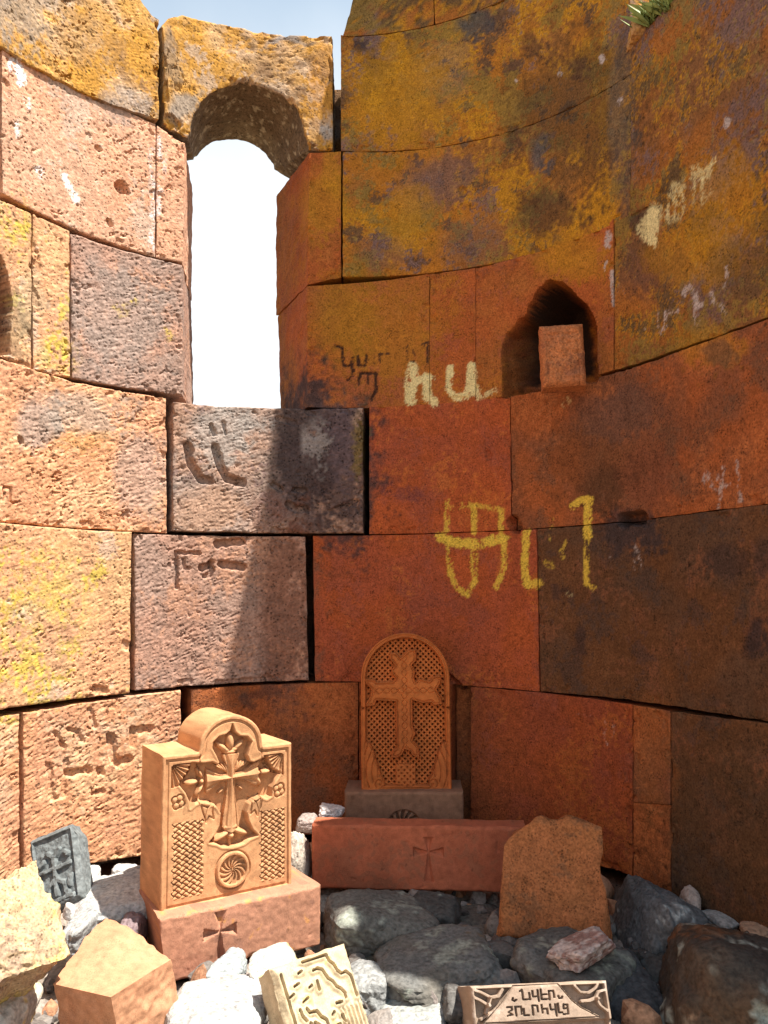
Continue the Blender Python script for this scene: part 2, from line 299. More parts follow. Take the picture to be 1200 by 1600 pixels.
# style: base tones, mottling, lichen list (tone, threshold, scale), relief amplitudes in mm
ST = {
 'red':    dict(cont=1, amt=.55, c0=(0.370,0.087,0.027), c1=(0.304,0.074,0.032), rough=.8, pit=1.5, chis=.4, spots=.5, lich=[((0.225,0.065,0.040), .40, 5), ((0.397,0.119,0.025), .45, 3)]),
 'redlow':    dict(cont=1, amt=.55, c0=(0.289,0.070,0.022), c1=(0.237,0.059,0.026), rough=.8, pit=1.5, chis=.4, spots=.5, lich=[((0.176,0.052,0.033), .40, 5), ((0.310,0.095,0.021), .45, 3)]),  # red darkened in tone for the weaker light low on the wall
 'redor':  dict(cont=1, amt=.55, c0=(0.370,0.099,0.027), c1=(0.318,0.107,0.027), rough=.9, pit=1.5, chis=.5, spots=.5, lich=[((0.344,0.131,0.015), .34, 4), ((0.252,0.072,0.038), .42, 5)]),
 'orange': dict(cont=1, c0=(.40,.155,.02), c1=(.30,.125,.03), rough=1.2, pit=2.5, chis=.3, spots=.9, lich=[(ORL, .0, 3.2), ((0.083,0.049,0.035), .40, 7), (PUR, .55, 3), ((.22,.135,.03), .3, 5)]),
 'lichen': dict(cont=1, c0=(0.330,0.119,0.024), c1=(0.210,0.094,0.035), rough=1.5, pit=2.5, chis=.3, spots=1, lich=[(ORL, .12, 6), ((0.068,0.046,0.032), .30, 6), (PUR, .42, 3), ((.20,.125,.03), .3, 2.4)]),
 'brown':  dict(cont=1, amt=.6, c0=(0.123,0.054,0.023), c1=(0.093,0.049,0.028), rough=1.2, pit=3, chis=.3, spots=1, lich=[((0.165,0.065,0.032), .35, 5), ((0.053,0.036,0.030), .42, 8)]),
 'rbrown': dict(cont=1, amt=.55, c0=(0.318,0.093,0.029), c1=(0.185,0.068,0.032), rough=1.2, pit=2.5, chis=.3, spots=.9, lich=[((0.099,0.053,0.032), .40, 5), ((0.370,0.119,0.038), .35, 3)]),
 'peach':  dict(c0=(0.571,0.296,0.177), c1=(0.504,0.281,0.183), rough=1.68, pit=8, chis=2.0, spots=.3, lich=[((0.420,0.288,0.218), .4, 5), ((0.538,0.316,0.130), .42, 4)]),
 'peachs': dict(c0=(0.588,0.310,0.194), c1=(0.538,0.310,0.207), rough=1.08, pit=7, chis=1.2, spots=.3, lich=[((0.462,0.322,0.247), .45, 4)]),
 'peachy': dict(c0=(0.571,0.302,0.166), c1=(0.538,0.322,0.166), rough=2.16, pit=9, chis=2.0, spots=.35, lich=[(YLL, .46, 5), ((0.437,0.302,0.225), .45, 4)]),
 'grey':   dict(c0=(0.327,0.216,0.173), c1=(0.359,0.209,0.154), rough=1.87, pit=6, chis=2.6, spots=.6, lich=[((0.392,0.216,0.144), .4, 4)]),
 'sill':   dict(c0=(0.294,0.216,0.180), c1=(0.343,0.209,0.150), rough=2.72, pit=8, chis=2.6, spots=.5, lich=[((0.163,0.108,0.098), .45, 5)]),
 'sand':   dict(c0=(0.555,0.275,0.147), c1=(0.504,0.253,0.147), rough=2.52, pit=10, chis=3.0, spots=.35, lich=[((0.588,0.342,0.194), .35, 6), ((0.453,0.275,0.177), .42, 4)]),
 'golden': dict(c0=(0.524,0.288,0.089), c1=(0.416,0.272,0.164), rough=4.6, pit=9, chis=1.0, spots=.9, lich=[(ORG, .02, 7), ((0.379,0.272,0.192), .40, 5), ((0.216,0.120,0.055), .5, 9)]),
 'core':   dict(c0=(.14,.08,.05), c1=(.10,.06,.045), rough=10, pit=10, chis=0, spots=.5, lich=[]),
 'cornice':dict(cont=1, c0=(.30,.17,.06), c1=(.24,.15,.09), rough=1.6, pit=3, chis=.2, spots=.7, lich=[(ORL, .2, 5)]),
}
def tones(P, st, seed, px=None, py=None):
    n1 = fbm(P * 3.1, 2, seed); n2 = fbm(P * 11, 2, seed + 9); n3 = fbm(P * 48, 2, seed + 21); n4 = noise(P * 130, 22)
    c = mix(np.broadcast_to(np.array(st['c0']), P.shape).copy(), st['c1'], sst(-.4, .5, n1 + .5 * n2))
    for k, (lc, th, scl) in enumerate(st['lich']):
        ls = 77.0 + 7 * scl if st.get('cont') else seed + 40 + 7 * k
        m = sst(th - .1, th + .14, fbm(P * scl, 3, ls) + .34 * n2 + .55 * n3 + (.35 * n4 if st.get('cont') else 0)) * st.get('amt', .85)
        c = mix(c, lc, m)
    if px is not None:
        wx = 14 * n2 + 7 * n3; wy = 14 * fbm(P * 11, 2, seed + 15) + 7 * n3
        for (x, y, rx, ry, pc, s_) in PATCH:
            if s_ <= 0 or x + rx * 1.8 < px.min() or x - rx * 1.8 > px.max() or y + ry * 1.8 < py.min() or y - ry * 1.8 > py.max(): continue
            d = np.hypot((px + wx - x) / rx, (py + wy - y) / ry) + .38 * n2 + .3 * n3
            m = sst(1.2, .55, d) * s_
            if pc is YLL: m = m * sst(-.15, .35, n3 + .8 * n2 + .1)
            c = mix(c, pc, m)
    c = c * (1 + .22 * n3 + .14 * n2)[..., None]
    sp = sst(.52, .75, noise(P * 62, seed + 3)) * sst(-.2, .5, noise(P * 9, seed + 5) + .25)
    c = c * (1 - .7 * st['spots'] * sp)[..., None]
    if px is not None:
        if near(px, py, NICHE[0][0], 4):  # niche interior darkened in its colour to deepen the shade
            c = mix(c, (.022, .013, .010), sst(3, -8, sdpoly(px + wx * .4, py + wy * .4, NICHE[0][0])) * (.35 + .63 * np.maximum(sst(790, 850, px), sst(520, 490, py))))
        if near(px, py, NICHE[1][0], 4):  # far left niche: recess shade put into the colour
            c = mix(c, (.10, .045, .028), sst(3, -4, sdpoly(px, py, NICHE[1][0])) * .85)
        gr = noise(P * 170, 30); g2 = noise(P * 60, 31); g4 = noise(P * np.array([38., 38., 11.]), 33); g5 = noise(P * 13, 35)
        for (pts, hw, pc, s_) in PAINT:
            if not near(px, py, pts, hw * 2): continue
            d = pdist(px + 2 * g2, py + 2 * gr, pts)
            m = sst(1.2, .8, d / hw * (1 + .35 * g5) + .45 * g2 + .4 * gr) * sst(-.30, .16, (s_ - .56) * 1.3 + gr * .7 + g2 * .5 + g4 * .75 + g5 * .45)
            c = mix(c, pc, m * min(1, .35 + s_ * .65))
    return c
def relief(P, st, seed, px, py, e):
    a = .001
    d = st['rough'] * a * (1.3 * fbm(P * 7, 2, seed + 60) + fbm(P * 26, 3, seed + 61))
    d = np.clip(d, -.35 * st['rough'] * a, None) * (.45 + .75 * sst(-.3, .5, noise(P * 4.2, seed + 68)))
    pit = sst(.46, .62, noise(P * 34 + .8 * noise(P * 70, seed)[..., None], seed + 62)) + .8 * sst(.42, .58, noise(P * 70, seed + 64))
    d = d + max(0, st['rough'] - 1.2) * a * .42 * np.abs(noise(P * 95, seed + 66)) * sst(-.4, .5, noise(P * 6, seed + 67))
    pit = pit * sst(-.25, .45, noise(P * 5, seed + 63))
    d = d + st['pit'] * a * pit
    if st['chis']:
        # slanting strokes of the mason's point
        q = np.stack([P[..., 0] * 18 + P[..., 1] * 10 + P[..., 2] * 20, P[..., 0] * 26 + P[..., 1] * 20 - P[..., 2] * 75, P[..., 1] * 12], -1)
        d = d + st['chis'] * a * np.abs(noise(q, seed + 70)) * 2.0
    er = .009 * (1 + .8 * noise(P * 8, seed + 80)) * (.03 + min(st['rough'], 3.2) * .16)
    d = d + .9 * er * np.clip(1 - e / np.maximum(er, .002), 0, 1) ** 2
    ch = sst(.30, .42, noise(P * 15, seed + 82) + .35 * noise(P * 45, seed + 83)) * sst(.03, .024, e + .012 * noise(P * 30, seed + 84))
    d = d + ch * .0034 * max(st['rough'], 2.0)
    for (pts, hw, dep) in CARVE:
        if dep and near(px, py, pts, hw * 2):
            g = noise(P * 40, seed + 90)
            d = d + dep * (1.3 if pts[0][1] < 1000 else .85) * sst(1.12, .62, pdist(px + 2.5 * g, py + 2.5 * g, pts) / hw + .18 * g)
    for (pts, dep, ramp) in NICHE:
        if near(px, py, pts, 4):
            g = fbm(P * 22, 2, seed + 95)
            m = sst(3, -3, sdpoly(px + 2 * g, py + 2 * g, pts))
            if ramp: m = m * (.12 + .88 * sst(ramp[0], ramp[1], px + 4 * g))
            d = d + dep * m
    return d
def resample(pts, n):
    pts = np.array(pts, float); L = np.r_[0, np.cumsum(np.hypot(*np.diff(pts, axis=0).T))]
    t = np.linspace(0, L[-1], n)
    return np.interp(t, L, pts[:, 0]), np.interp(t, L, pts[:, 1])
_seed = [0]
def S_(p):   # a px pair or ('sz', s, z)
    return (p[1], p[2]) if p[0] == 'sz' else wpt(*p)
def block(parent, tl, tr, br, bl, style, top=(), bot=(), gap=(.0015, .0015, .0012, .0012), depth=.34, proud=0.0, res=None, reveal=None, name='stone', label=None):
    _seed[0] += 1; seed = _seed[0] * 1.37; st = ST[style]
    res = res or (.0056 if st.get('cont') else .0042)
    T = [S_(tl)] + [S_(p) for p in top] + [S_(tr)]; B = [S_(bl)] + [S_(p) for p in bot] + [S_(br)]
    wd = max(abs(T[-1][0] - T[0][0]), abs(B[-1][0] - B[0][0])); ht = max(abs(T[0][1] - B[0][1]), abs(T[-1][1] - B[-1][1]))
    nu = max(4, int(wd / res) + 1); nv = max(4, int(ht / res) + 1)
    ts, tz = resample(T, nu); bs, bz = resample(B, nu)
    v = np.linspace(0, 1, nv)[:, None]; u = np.linspace(0, 1, nu)[None, :]
    S = bs + (ts - bs) * v; Z = bz + (tz - bz) * v
    gl, gr, gt, gb = gap
    if st.get('cont'): gl, gr, gt, gb = [g if g > .0018 else g * .3 for g in gap]; proud = proud + .0012 * sin(seed * 9.1)
    Pw = surf(S, Z)
    wob = np.abs(fbm(Pw * 9, 2, seed + 2)) * .007 + .0006
    wob = wob * min(1, .15 + .25 * st['rough'])
    S = S + gl * (1 - u) - gr * u + wob * ((1 - u) ** 10 - u ** 10)
    Z = Z + gb * (1 - v) - gt * v + wob * ((1 - v) ** 10 - v ** 10)
    P0 = surf(S, Z); px, py = project(P0)
    e = np.minimum(np.minimum(u * wd, (1 - u) * wd) + 0 * v, np.minimum(v * ht, (1 - v) * ht) + 0 * u)
    d = relief(P0, st, seed, px, py, e)
    Fp = surf(S, Z, d - proud)
    L = loop_ids(nv, nu)
    uu = np.broadcast_to(u, S.shape).reshape(-1)[L]
    Sl, Zl = S.reshape(-1)[L], Z.reshape(-1)[L]
    tsr = [.02, .08, .3, 1]; rn = .0025
    if reveal:
        side, pb, pt, depth = reveal
        (s0, z0), (s1, z1) = wpt(*pb, depth), wpt(*pt, depth)
        so_ = s0 + (s1 - s0) * (Zl - z0) / (z1 - z0)
        edge = ts[-1] if side == 'R' else ts[0]
        wgt = uu if side == 'R' else 1 - uu
        Sl = Sl + (so_ - edge) * wgt ** 2
        tsr = list(np.linspace(.02, 1, 46)); rn = .004
    V, q, tri, _ = shell(Fp, surf(Sl, Zl, depth), tsr, rn, seed)
    px, py = project(V)
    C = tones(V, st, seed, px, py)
    o = put_mesh(name, V, [q, tri], C, M_TUFF if st.get('cont') else M_ROUGH, parent)
    if label: o['label'] = label
    return o

# ------------------------------------------------------------------ ground and the rubble platform
def ground():
    n = 40; g = np.linspace(-1, 1, n); g = np.sign(g) * np.abs(g) ** 3 * 600
    X, Y = np.meshgrid(g, g)
    V = np.stack([X, Y, 0 * X], -1).reshape(-1, 3)
    i = np.arange(n * n).reshape(n, n)
    q = np.stack([i[:-1, :-1], i[:-1, 1:], i[1:, 1:], i[1:, :-1]], -1).reshape(-1, 4)
    tag(put_mesh('ground', V, [q], None, M_GROUND), kind='structure')
ground()
def bedz(x, y):
    return .50 + .05 * np.clip((y - 2.2) / 1.0, -1, 1) - .5 * sst(1.75, 1.2, y) * 1.0
def bed():
    xs = np.arange(-1.9, 1.5, .02); ys = np.arange(1.0, 3.5, .02)
    X, Y = np.meshgrid(xs, ys); P = np.stack([X, Y, 0 * X], -1)
    Z = bedz(X, Y) + .035 * fbm(P * 6, 3, 3) + .02 * np.abs(noise(P * 18, 6))
    P[..., 2] = np.maximum(Z, -.05)
    V = P.reshape(-1, 3); i = np.arange(len(V)).reshape(X.shape)
    q = np.stack([i[:-1, :-1], i[:-1, 1:], i[1:, 1:], i[1:, :-1]], -1).reshape(-1, 4)
    C = mix(np.broadcast_to(np.array((.17, .14, .115)), V.shape).copy(), (.30, .26, .23), sst(-.3, .5, fbm(V * 9, 3, 8)))
    tag(put_mesh('rubble_bed', V, [q], C, M_ROCK, sharp=0), kind='structure')
bed()

# ------------------------------------------------------------------ the apse wall, stone by stone
W = empty('apse_wall', (CX, CY, .5), 'curved roofless apse wall of fitted red and ochre tuff blocks', 'wall')
zb = ZL4 - .02
def SZ(s, z): return ('sz', s, z)
SL = -2.46; SR = 1.87
sx = lambda px, py, off=0: wpt(px, py, off)[0]
# C-1 and above, left of the window
s248 = sx(249, 150)
block(W, SZ(SL, 4.25), (250, 33), (250, 192), SZ(-1.62, ZC1), 'golden', top=[SZ(-1.5, 4.15), (-10, -75), (110, -40), (216, -4), (238, 26)], gap=(.002, .006, .001, .003), proud=.012)
# arch block over the window
def arch_block():
    _seed[0] += 1; seed = _seed[0] * 1.37; st = ST['golden']
    inner = [(292, 216), (296, 206), (299, 192), (304, 176), (313, 160), (327, 147), (345, 138), (365, 131), (380, 126), (398, 131), (418, 139), (440, 149), (459, 164), (470, 182), (476, 200), (478, 214), (482, 233)]
    outer_ = [(256, 193), (257, 150), (256, 100), (254, 60), (252, 42), (262, 30), (285, 24), (320, 34), (360, 41), (430, 54), (480, 57), (519, 57), (520, 100), (520, 150), (520, 200), (520, 234), (500, 236)]
    back = [(303, 250), (304, 246), (308, 243), (314, 236), (322, 228), (333, 222), (346, 219), (358, 218), (371, 218), (384, 221), (396, 226), (406, 233), (415, 241), (422, 250), (427, 258), (430, 266), (435, 268)]
    a = np.array([wpt(*p) for p in inner]); b = np.array([wpt(*p) for p in outer_]); c = np.array([wpt(*p, .42) for p in back])
    n = len(a); t = np.arange(n); N = 170; tt = np.linspace(0, n - 1, N)
    rs = lambda q: np.stack([np.interp(tt, t, q[:, 0]), np.interp(tt, t, q[:, 1])], -1)
    a, b, c = rs(a), rs(b), rs(c)
    Pa = surf(a[:, 0], a[:, 1]); jig = .006 * fbm(Pa * 16, 3, seed); a = a + jig[:, None]
    M_ = 44; v = np.linspace(0, 1, M_)[:, None, None]
    # front grid runs from the outer edge (row 0 reversed) so that u right / v up stays consistent: u along arch, v inner -> outer
    G = a[None] + (b - a)[None] * v
    S, Z = G[..., 0], G[..., 1]
    P0 = surf(S, Z); px, py = project(P0)
    wid = np.hypot(*(b - a).T)[None, :]
    e = np.minimum(v[..., 0] * wid, (1 - v[..., 0]) * wid)
    e = np.minimum(e, np.minimum(np.linspace(0, .7, N), np.linspace(.7, 0, N))[None])
    d = relief(P0, st, seed, px, py, e)
    Fp = surf(S, Z, d - .008)
    L = loop_ids(M_, N)
    Bs = np.broadcast_to(c[None], G.shape).copy()
    Bs = c[None] + (b - c)[None] * v
    Bl = surf(Bs[..., 0].reshape(-1)[L], Bs[..., 1].reshape(-1)[L], .42)
    V, q, tri, _ = shell(Fp, Bl, list(np.linspace(.02, 1, 50)), .006, seed)
    nl = len(L); b0 = len(V) - 1 - nl                      # the back face follows the arch: inner edge to outer edge
    inn = b0 + np.arange(N); up = b0 + (N - 1) + (M_ - 1) + (N - 1) - np.arange(N)
    up = b0 + (up - b0) % nl
    q = np.concatenate([q, np.stack([inn[1:], inn[:-1], up[:-1], up[1:]], -1)]); tri = tri[:0]; V = V[:-1]
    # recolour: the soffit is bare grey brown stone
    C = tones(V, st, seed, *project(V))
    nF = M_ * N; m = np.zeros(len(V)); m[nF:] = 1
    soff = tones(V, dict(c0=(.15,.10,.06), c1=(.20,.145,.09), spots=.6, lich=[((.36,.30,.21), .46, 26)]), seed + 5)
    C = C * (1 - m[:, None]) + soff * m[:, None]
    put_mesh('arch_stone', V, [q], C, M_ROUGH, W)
arch_block()
# C-1 right of the window, up to the cornice; ends at the step
s985 = sx(985, 65); s983 = sx(983, 330); sTop = sx(986, 2)
block(W, (531, 54), SZ(sTop, ZC2), SZ(s985, ZC1), (531, 235), 'orange', gap=(.004, .001, .0006, .0006), depth=.16)
# C0
block(W, SZ(SL, ZC1), SZ(-1.625, ZC1), SZ(-1.60, ZL0), SZ(SL, ZL0), 'peach', res=.012)
block(W, (3, 45), (244, 193), (243, 402), (3, 302), 'peachs', gap=(.002, .0008, .002, .002))
block(W, (245, 194), (289, 222), (286, 411), (244, 402), 'peachs', gap=(.0008, 0, .003, .002), reveal=('R', (300, 418), (303, 246), .42))
block(W, (483, 238), (534, 236), (534, 433), (481, 445), 'redor', gap=(0, .003, .001, .002), reveal=('L', (433, 452), (431, 262), .42))
block(W, (534, 236), SZ(s985, ZC1), SZ(s983, ZL0), (534, 432), 'orange', gap=(.003, 0, .001, .001))
block(W, SZ(s985, 3.597), SZ(2.06, 3.64), SZ(2.08, ZL0), SZ(s983, ZL0), 'lichen', top=[SZ(1.45, 3.606), SZ(1.54, 3.612)], gap=(0, 0, 0, .0012))
# C1
block(W, SZ(SL, ZL0), SZ(-1.625, ZL0), (-62, 528), SZ(SL, ZL1), 'peachy', res=.012)
block(W, (-62, 282), (51, 332), (51, 579), (-62, 528), 'peachy', gap=(.001, .001, .002, .001))
block(W, (52, 332), (110, 360), (112, 591), (52, 579), 'peachy', gap=(.001, .001, .002, .001))
block(W, (111, 361), (286, 412), (286, 618), (113, 591), 'grey', gap=(.001, 0, .003, .002), reveal=('R', (299, 622), (300, 418), .42))
block(W, (480, 445), (671, 427), (671, 634), (480, 636), 'redor', gap=(0, .0005, .001, .001), reveal=('L', (438, 634), (433, 452), .42))
block(W, (671, 427), (743, 418), (743, 627), (671, 634), 'redor', gap=(.0005, .0005, .001, .001))
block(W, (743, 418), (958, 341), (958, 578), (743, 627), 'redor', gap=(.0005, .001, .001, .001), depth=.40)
block(W, (959, 341), SZ(2.08, ZL0), SZ(2.0, ZL1), (959, 578), 'lichen', gap=(.001, 0, .001, .001))
# C2
block(W, SZ(SL, ZL1), SZ(-1.72, ZL1), SZ(-1.72, ZL2), SZ(SL, ZL2), 'peach', res=.012)
block(W, SZ(-1.72, ZL1 + .005), (263, 620), (263, 834), SZ(-1.72, ZL2), 'sand', top=[(0, 556), (115, 594)], gap=(.001, .004, .003, .002))
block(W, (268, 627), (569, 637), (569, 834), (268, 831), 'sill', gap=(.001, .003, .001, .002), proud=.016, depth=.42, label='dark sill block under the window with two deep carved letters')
block(W, (576, 635), (796, 617), (799, 828), (576, 835), 'red', gap=(.002, .0008, .001, .001))
block(W, (797, 617), SZ(SR, ZL1), SZ(SR, ZL2), (800, 828), 'rbrown', gap=(.0008, 0, .001, .001))
# C3
block(W, SZ(SL, ZL2), SZ(-1.72, ZL2), SZ(-1.72, ZL3), SZ(SL, ZL3), 'peach', res=.012)
block(W, SZ(-1.72, ZL2), (206, 831), (203, 1084), SZ(-1.72, ZL3), 'peachy', gap=(.001, .003, .001, .002), proud=.01)
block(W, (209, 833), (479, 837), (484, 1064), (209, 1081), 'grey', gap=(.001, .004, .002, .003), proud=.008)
block(W, (488, 837), (838, 826), (843, 1081), (491, 1065), 'red', gap=(.003, .001, .001, .001))
block(W, (839, 826), SZ(SR, ZL2), SZ(SR, ZL3), (844, 1081), 'brown', gap=(.001, 0, .001, .001))
# C4
block(W, SZ(SL, ZL3), SZ(-1.72, ZL3), SZ(-1.72, zb), SZ(SL, zb), 'peach', res=.012)
block(W, SZ(-1.72, ZL3), (33, 1114), (33, 1372), SZ(-1.72, zb), 'sand', gap=(.001, .002, .001, 0))
block(W, (35, 1113), (284, 1077), (285, 1330), (35, 1372), 'sand', gap=(.001, .004, .001, 0), proud=.008)
block(W, (297, 1077), (560, 1066), (560, 1300), (297, 1330), 'rbrown', gap=(.004, .001, .001, 0))
block(W, (561, 1066), (706, 1070), (706, 1300), (561, 1300), 'redlow', gap=(.001, .001, .001, 0))
block(W, (707, 1070), (734, 1073), (734, 1300), (707, 1300), 'rbrown', gap=(.001, .001, .001, 0), proud=-.05)
block(W, (735, 1073), (988, 1101), (988, 1370), (735, 1310), 'redlow', gap=(.001, .001, .001, 0))
block(W, (989, 1101), (1047, 1111), (1047, 1258), (989, 1254), 'rbrown', gap=(.001, .0005, .001, .0008))
block(W, (989, 1254), (1047, 1258), (1047, 1405), (989, 1372), 'rbrown', gap=(.001, .0005, .0008, 0))
block(W, (1048, 1111), SZ(SR, ZL3), SZ(SR, zb), (1048, 1405), 'brown', gap=(.0005, 0, .001, 0), label='dark brown foot course block on the right')
# same courses run on towards the nave, added out of view for their shade
for (a0, a1, z1, z0, e) in ((2.065, 2.085, 3.62, ZL0, 2.43), (2.085, 2.005, ZL0, ZL1, 2.42), (SR + .003, SR + .003, ZL1, ZL2, 2.45), (SR + .003, SR + .003, ZL2, ZL3, 2.42), (SR + .003, SR + .003, ZL3, zb, 2.46)):
    block(W, SZ(a0, z1), SZ(e - .02, z1 - .01), SZ(e, z0), SZ(a1, z0), 'rbrown', res=.015)
block(W, SZ(1.90, 4.12), SZ(2.12, 4.05), SZ(2.14, 3.645), SZ(1.90, 3.645), 'rbrown', res=.015)  # top stones added out of view to shade the boulders and beam
block(W, SZ(2.145, 3.92), SZ(2.40, 3.86), SZ(2.42, 3.63), SZ(2.145, 3.625), 'rbrown', res=.015)
block(W, SZ(1.70, 4.0), SZ(1.84, 3.98), SZ(1.86, 3.632), SZ(1.70, 3.632), 'lichen', res=.015)
for sg, zs, ends in ((-1, (ZC1, ZL0, ZL1, ZL2, ZL3, .02), (5.2, 5.6, 6.0, 6.0, 6.0)), (1, (ZL1 - .1, ZL2, ZL3, .02), (5.0, 5.6, 6.0))):  # unseen runs behind the viewer, added to block low skylight and bounce warmth
    for k, e in enumerate(ends):
        cuts = list(np.linspace(2.47, e + .2 * k, 5))
        for a_, b_ in zip(cuts[:-1], cuts[1:]):
            s0, s1 = (sg * a_, sg * b_) if sg > 0 else (-b_, -a_)
            block(W, SZ(s0 + .003, zs[k]), SZ(s1, zs[k]), SZ(s1, zs[k + 1] + .003), SZ(s0 + .003, zs[k + 1] + .003), 'sand' if sg < 0 else 'rbrown', res=.04)
# footing below the last course
for s0, s1 in ((-2.46, -1.6), (-1.6, -.75), (-.75, .1), (.1, .95), (.95, 1.86), (1.862, 2.46)):
    block(W, SZ(s0, zb - .005), SZ(s1, zb - .005), SZ(s1, .02), SZ(s0, .02), 'core', res=.03, proud=-.02, name='footing_stone')
# cornice over the right part, and an unseen vault ring added for its shadow
s553 = sx(553, 45)
block(W, SZ(s553, ZSPR), SZ(sTop, ZSPR), SZ(sTop, ZC2 + .002), SZ(s553, ZC2 + .002), 'orange', proud=.003, depth=.16, name='cornice_stone', res=.008, gap=(.001, .001, .001, .0004))
ZV = 4.70
block(W, SZ(.10, 4.47), SZ(.42, 4.69), SZ(.42, ZSPR + .004), SZ(.0, ZSPR + .004), 'lichen', top=[SZ(.22, 4.56), SZ(.33, 4.655)], res=.02, name='added_vault_stone')
block(W, SZ(.422, 4.69), SZ(.83, 4.72), SZ(.83, ZSPR + .004), SZ(.422, ZSPR + .004), 'lichen', res=.02, name='added_vault_stone')
block(W, SZ(.832, 4.72), SZ(1.24, 4.64), SZ(1.27, ZSPR + .004), SZ(.832, ZSPR + .004), 'lichen', res=.02, name='added_vault_stone')
# rubble core behind the facing
swl = sx(303, 430, .42) - .03; swr = sx(438, 600, .42) + .03
def core(s0, s1, z0, z1):
    block(W, SZ(s0, z1), SZ(s1, z1), SZ(s1, z0), SZ(s0, z0), 'core', res=.05, proud=-.36, depth=.75, name='rubble_core')
core(SL, swl - .1, .05, 3.95); core(swr + .1, s985 - .06, .05, 4.1); core(swl - .1, swr + .1, .05, ZL1 - .12)
core(s985 - .03, 2.4, .05, ZC1 - .25)

# ------------------------------------------------------------------ carved and broken stones
def frame(L, Rr, lean=0, roll=0):
    """matrix with origin at L..R middle, X towards R, front facing the viewer"""
    c = (L + Rr) / 2; yaw = atan2(Rr[1] - L[1], Rr[0] - L[0])
    return Matrix.Translation(c) @ Matrix.Rotation(yaw, 4, 'Z') @ Matrix.Rotation(-radians(lean), 4, 'X') @ Matrix.Rotation(radians(roll), 4, 'Y'), float(np.linalg.norm(Rr - L))
def level_pair(pL, yL, pR):
    L = at(*pL, yL); r = ray(*pR); return L, EYE + r * ((L[2] - 1.6) / r[2])
def slab(name, Wd, top, Hf, th, tonef, M4, nu, nv, mat=M_CARVE, parts=None, label=None, cat=None, group=None, xl=None, xr=None, rn=.0015, rings=(.015, .05, .15, .35, .6, .85, 1), back_scale=1.0, part_labels=None):
    s = np.linspace(0, 1, nu)[None, :]; t = np.linspace(0, 1, nv)[:, None]
    tp = top(s * Wd) if callable(top) else np.full_like(s, top)
    Z = t * tp; X = s * Wd + 0 * t
    if xl is not None:
        zz = Z / Z.max(); a, b = xl(zz) * Wd, xr(zz) * Wd; X = a + (b - a) * s
    h, lab = Hf(X, Z)
    loc = np.stack([X - Wd / 2, -h, Z], -1)
    Li = loop_ids(nv, nu)
    Bl = loc.reshape(-1, 3)[Li].copy(); Bl[:, 1] = th
    if back_scale != 1: Bl[:, 0] *= back_scale
    V, q, tri, _ = shell(loc, Bl, list(rings), rn, len(name) * 1.3 + Wd * 50)
    C = tonef(V)
    m = np.array(M4); Vw = V @ m[:3, :3].T + m[:3, 3]
    orig = m[:3, 3]
    class _P: location = Vector(orig)
    if not parts:
        o = put_mesh(name, Vw - orig, [q, tri], C, mat, None, 35); o.location = orig
        return tag(o, label, cat, group)
    root = empty(name, orig, label, cat, group)
    fl = lab.reshape(-1)
    nq = (nv - 1) * (nu - 1)
    ql = np.zeros(len(q), int); ql[:nq] = fl[q[:nq, 0]]
    for k, pname in parts.items():
        sel = q[ql == k]
        fs = [sel, tri] if k == 0 else [sel]
        ids = np.unique(np.concatenate([x.reshape(-1) for x in fs])); mp = np.full(len(V), -1); mp[ids] = np.arange(len(ids))
        o = put_mesh(pname, Vw[ids], [mp[x] for x in fs], C[ids], mat, root, 35)
        if part_labels and k in part_labels: o['label'] = part_labels[k]
    return root
def edge_round(d, r):
    return -r * np.clip(1 - d / r, 0, 1) ** 2
def ell(u, v, cx, cy, a, b, ang=0):
    c, s = cos(radians(ang)), sin(radians(ang)); x, y = (u - cx) * c + (v - cy) * s, -(u - cx) * s + (v - cy) * c
    return np.sqrt(np.clip(1 - (x / a) ** 2 - (y / b) ** 2, 0, 1))
def tone_fn(c0, c1, seed, spots=.3, lich=(), sc_=1.0):
    st = dict(c0=c0, c1=c1, spots=spots, lich=list(lich))
    return lambda V: tones(V * sc_ + seed, st, seed)
def L3(u, v): return np.stack([u, v, 0 * u], -1)

# ---- the sunlit carved cross stone in front
REC = [(.52,1.25),(.505,1.20),(.475,1.178),(.42,1.168),(.375,1.13),(.372,1.09),(.40,1.04),(.425,.985),(.415,.965),(.37,.99),(.30,.99),(.215,1.005),(.19,.94),(.127,.862),(.175,.80),(.205,.735),(.21,.69),(.245,.715),(.284,.722),(.345,.708),(.406,.675),(.44,.62),(.43,.53),(.40,.48),(.352,.43),(.41,.41),(.45,.385),(.53,.368),(.62,.382),(.66,.405),(.725,.42),(.68,.47),(.652,.53),(.632,.60),(.655,.655),(.70,.685),(.748,.694),(.80,.675),(.835,.69),(.84,.75),(.87,.80),(.91,.85),(.85,.89),(.82,.94),(.805,.985),(.74,.965),(.69,.95),(.655,.965),(.64,1.01),(.655,1.06),(.675,1.105),(.64,1.145),(.58,1.155),(.54,1.19)]
def front_top(u):
    a = np.clip(1 - ((u - .515) / .245) ** 2, 0, 1)
    step = sst(.262, .282, u) * sst(.768, .748, u)
    return 1.07 + .012 * (.5 - u) + step * (.02 + .225 * np.sqrt(a))
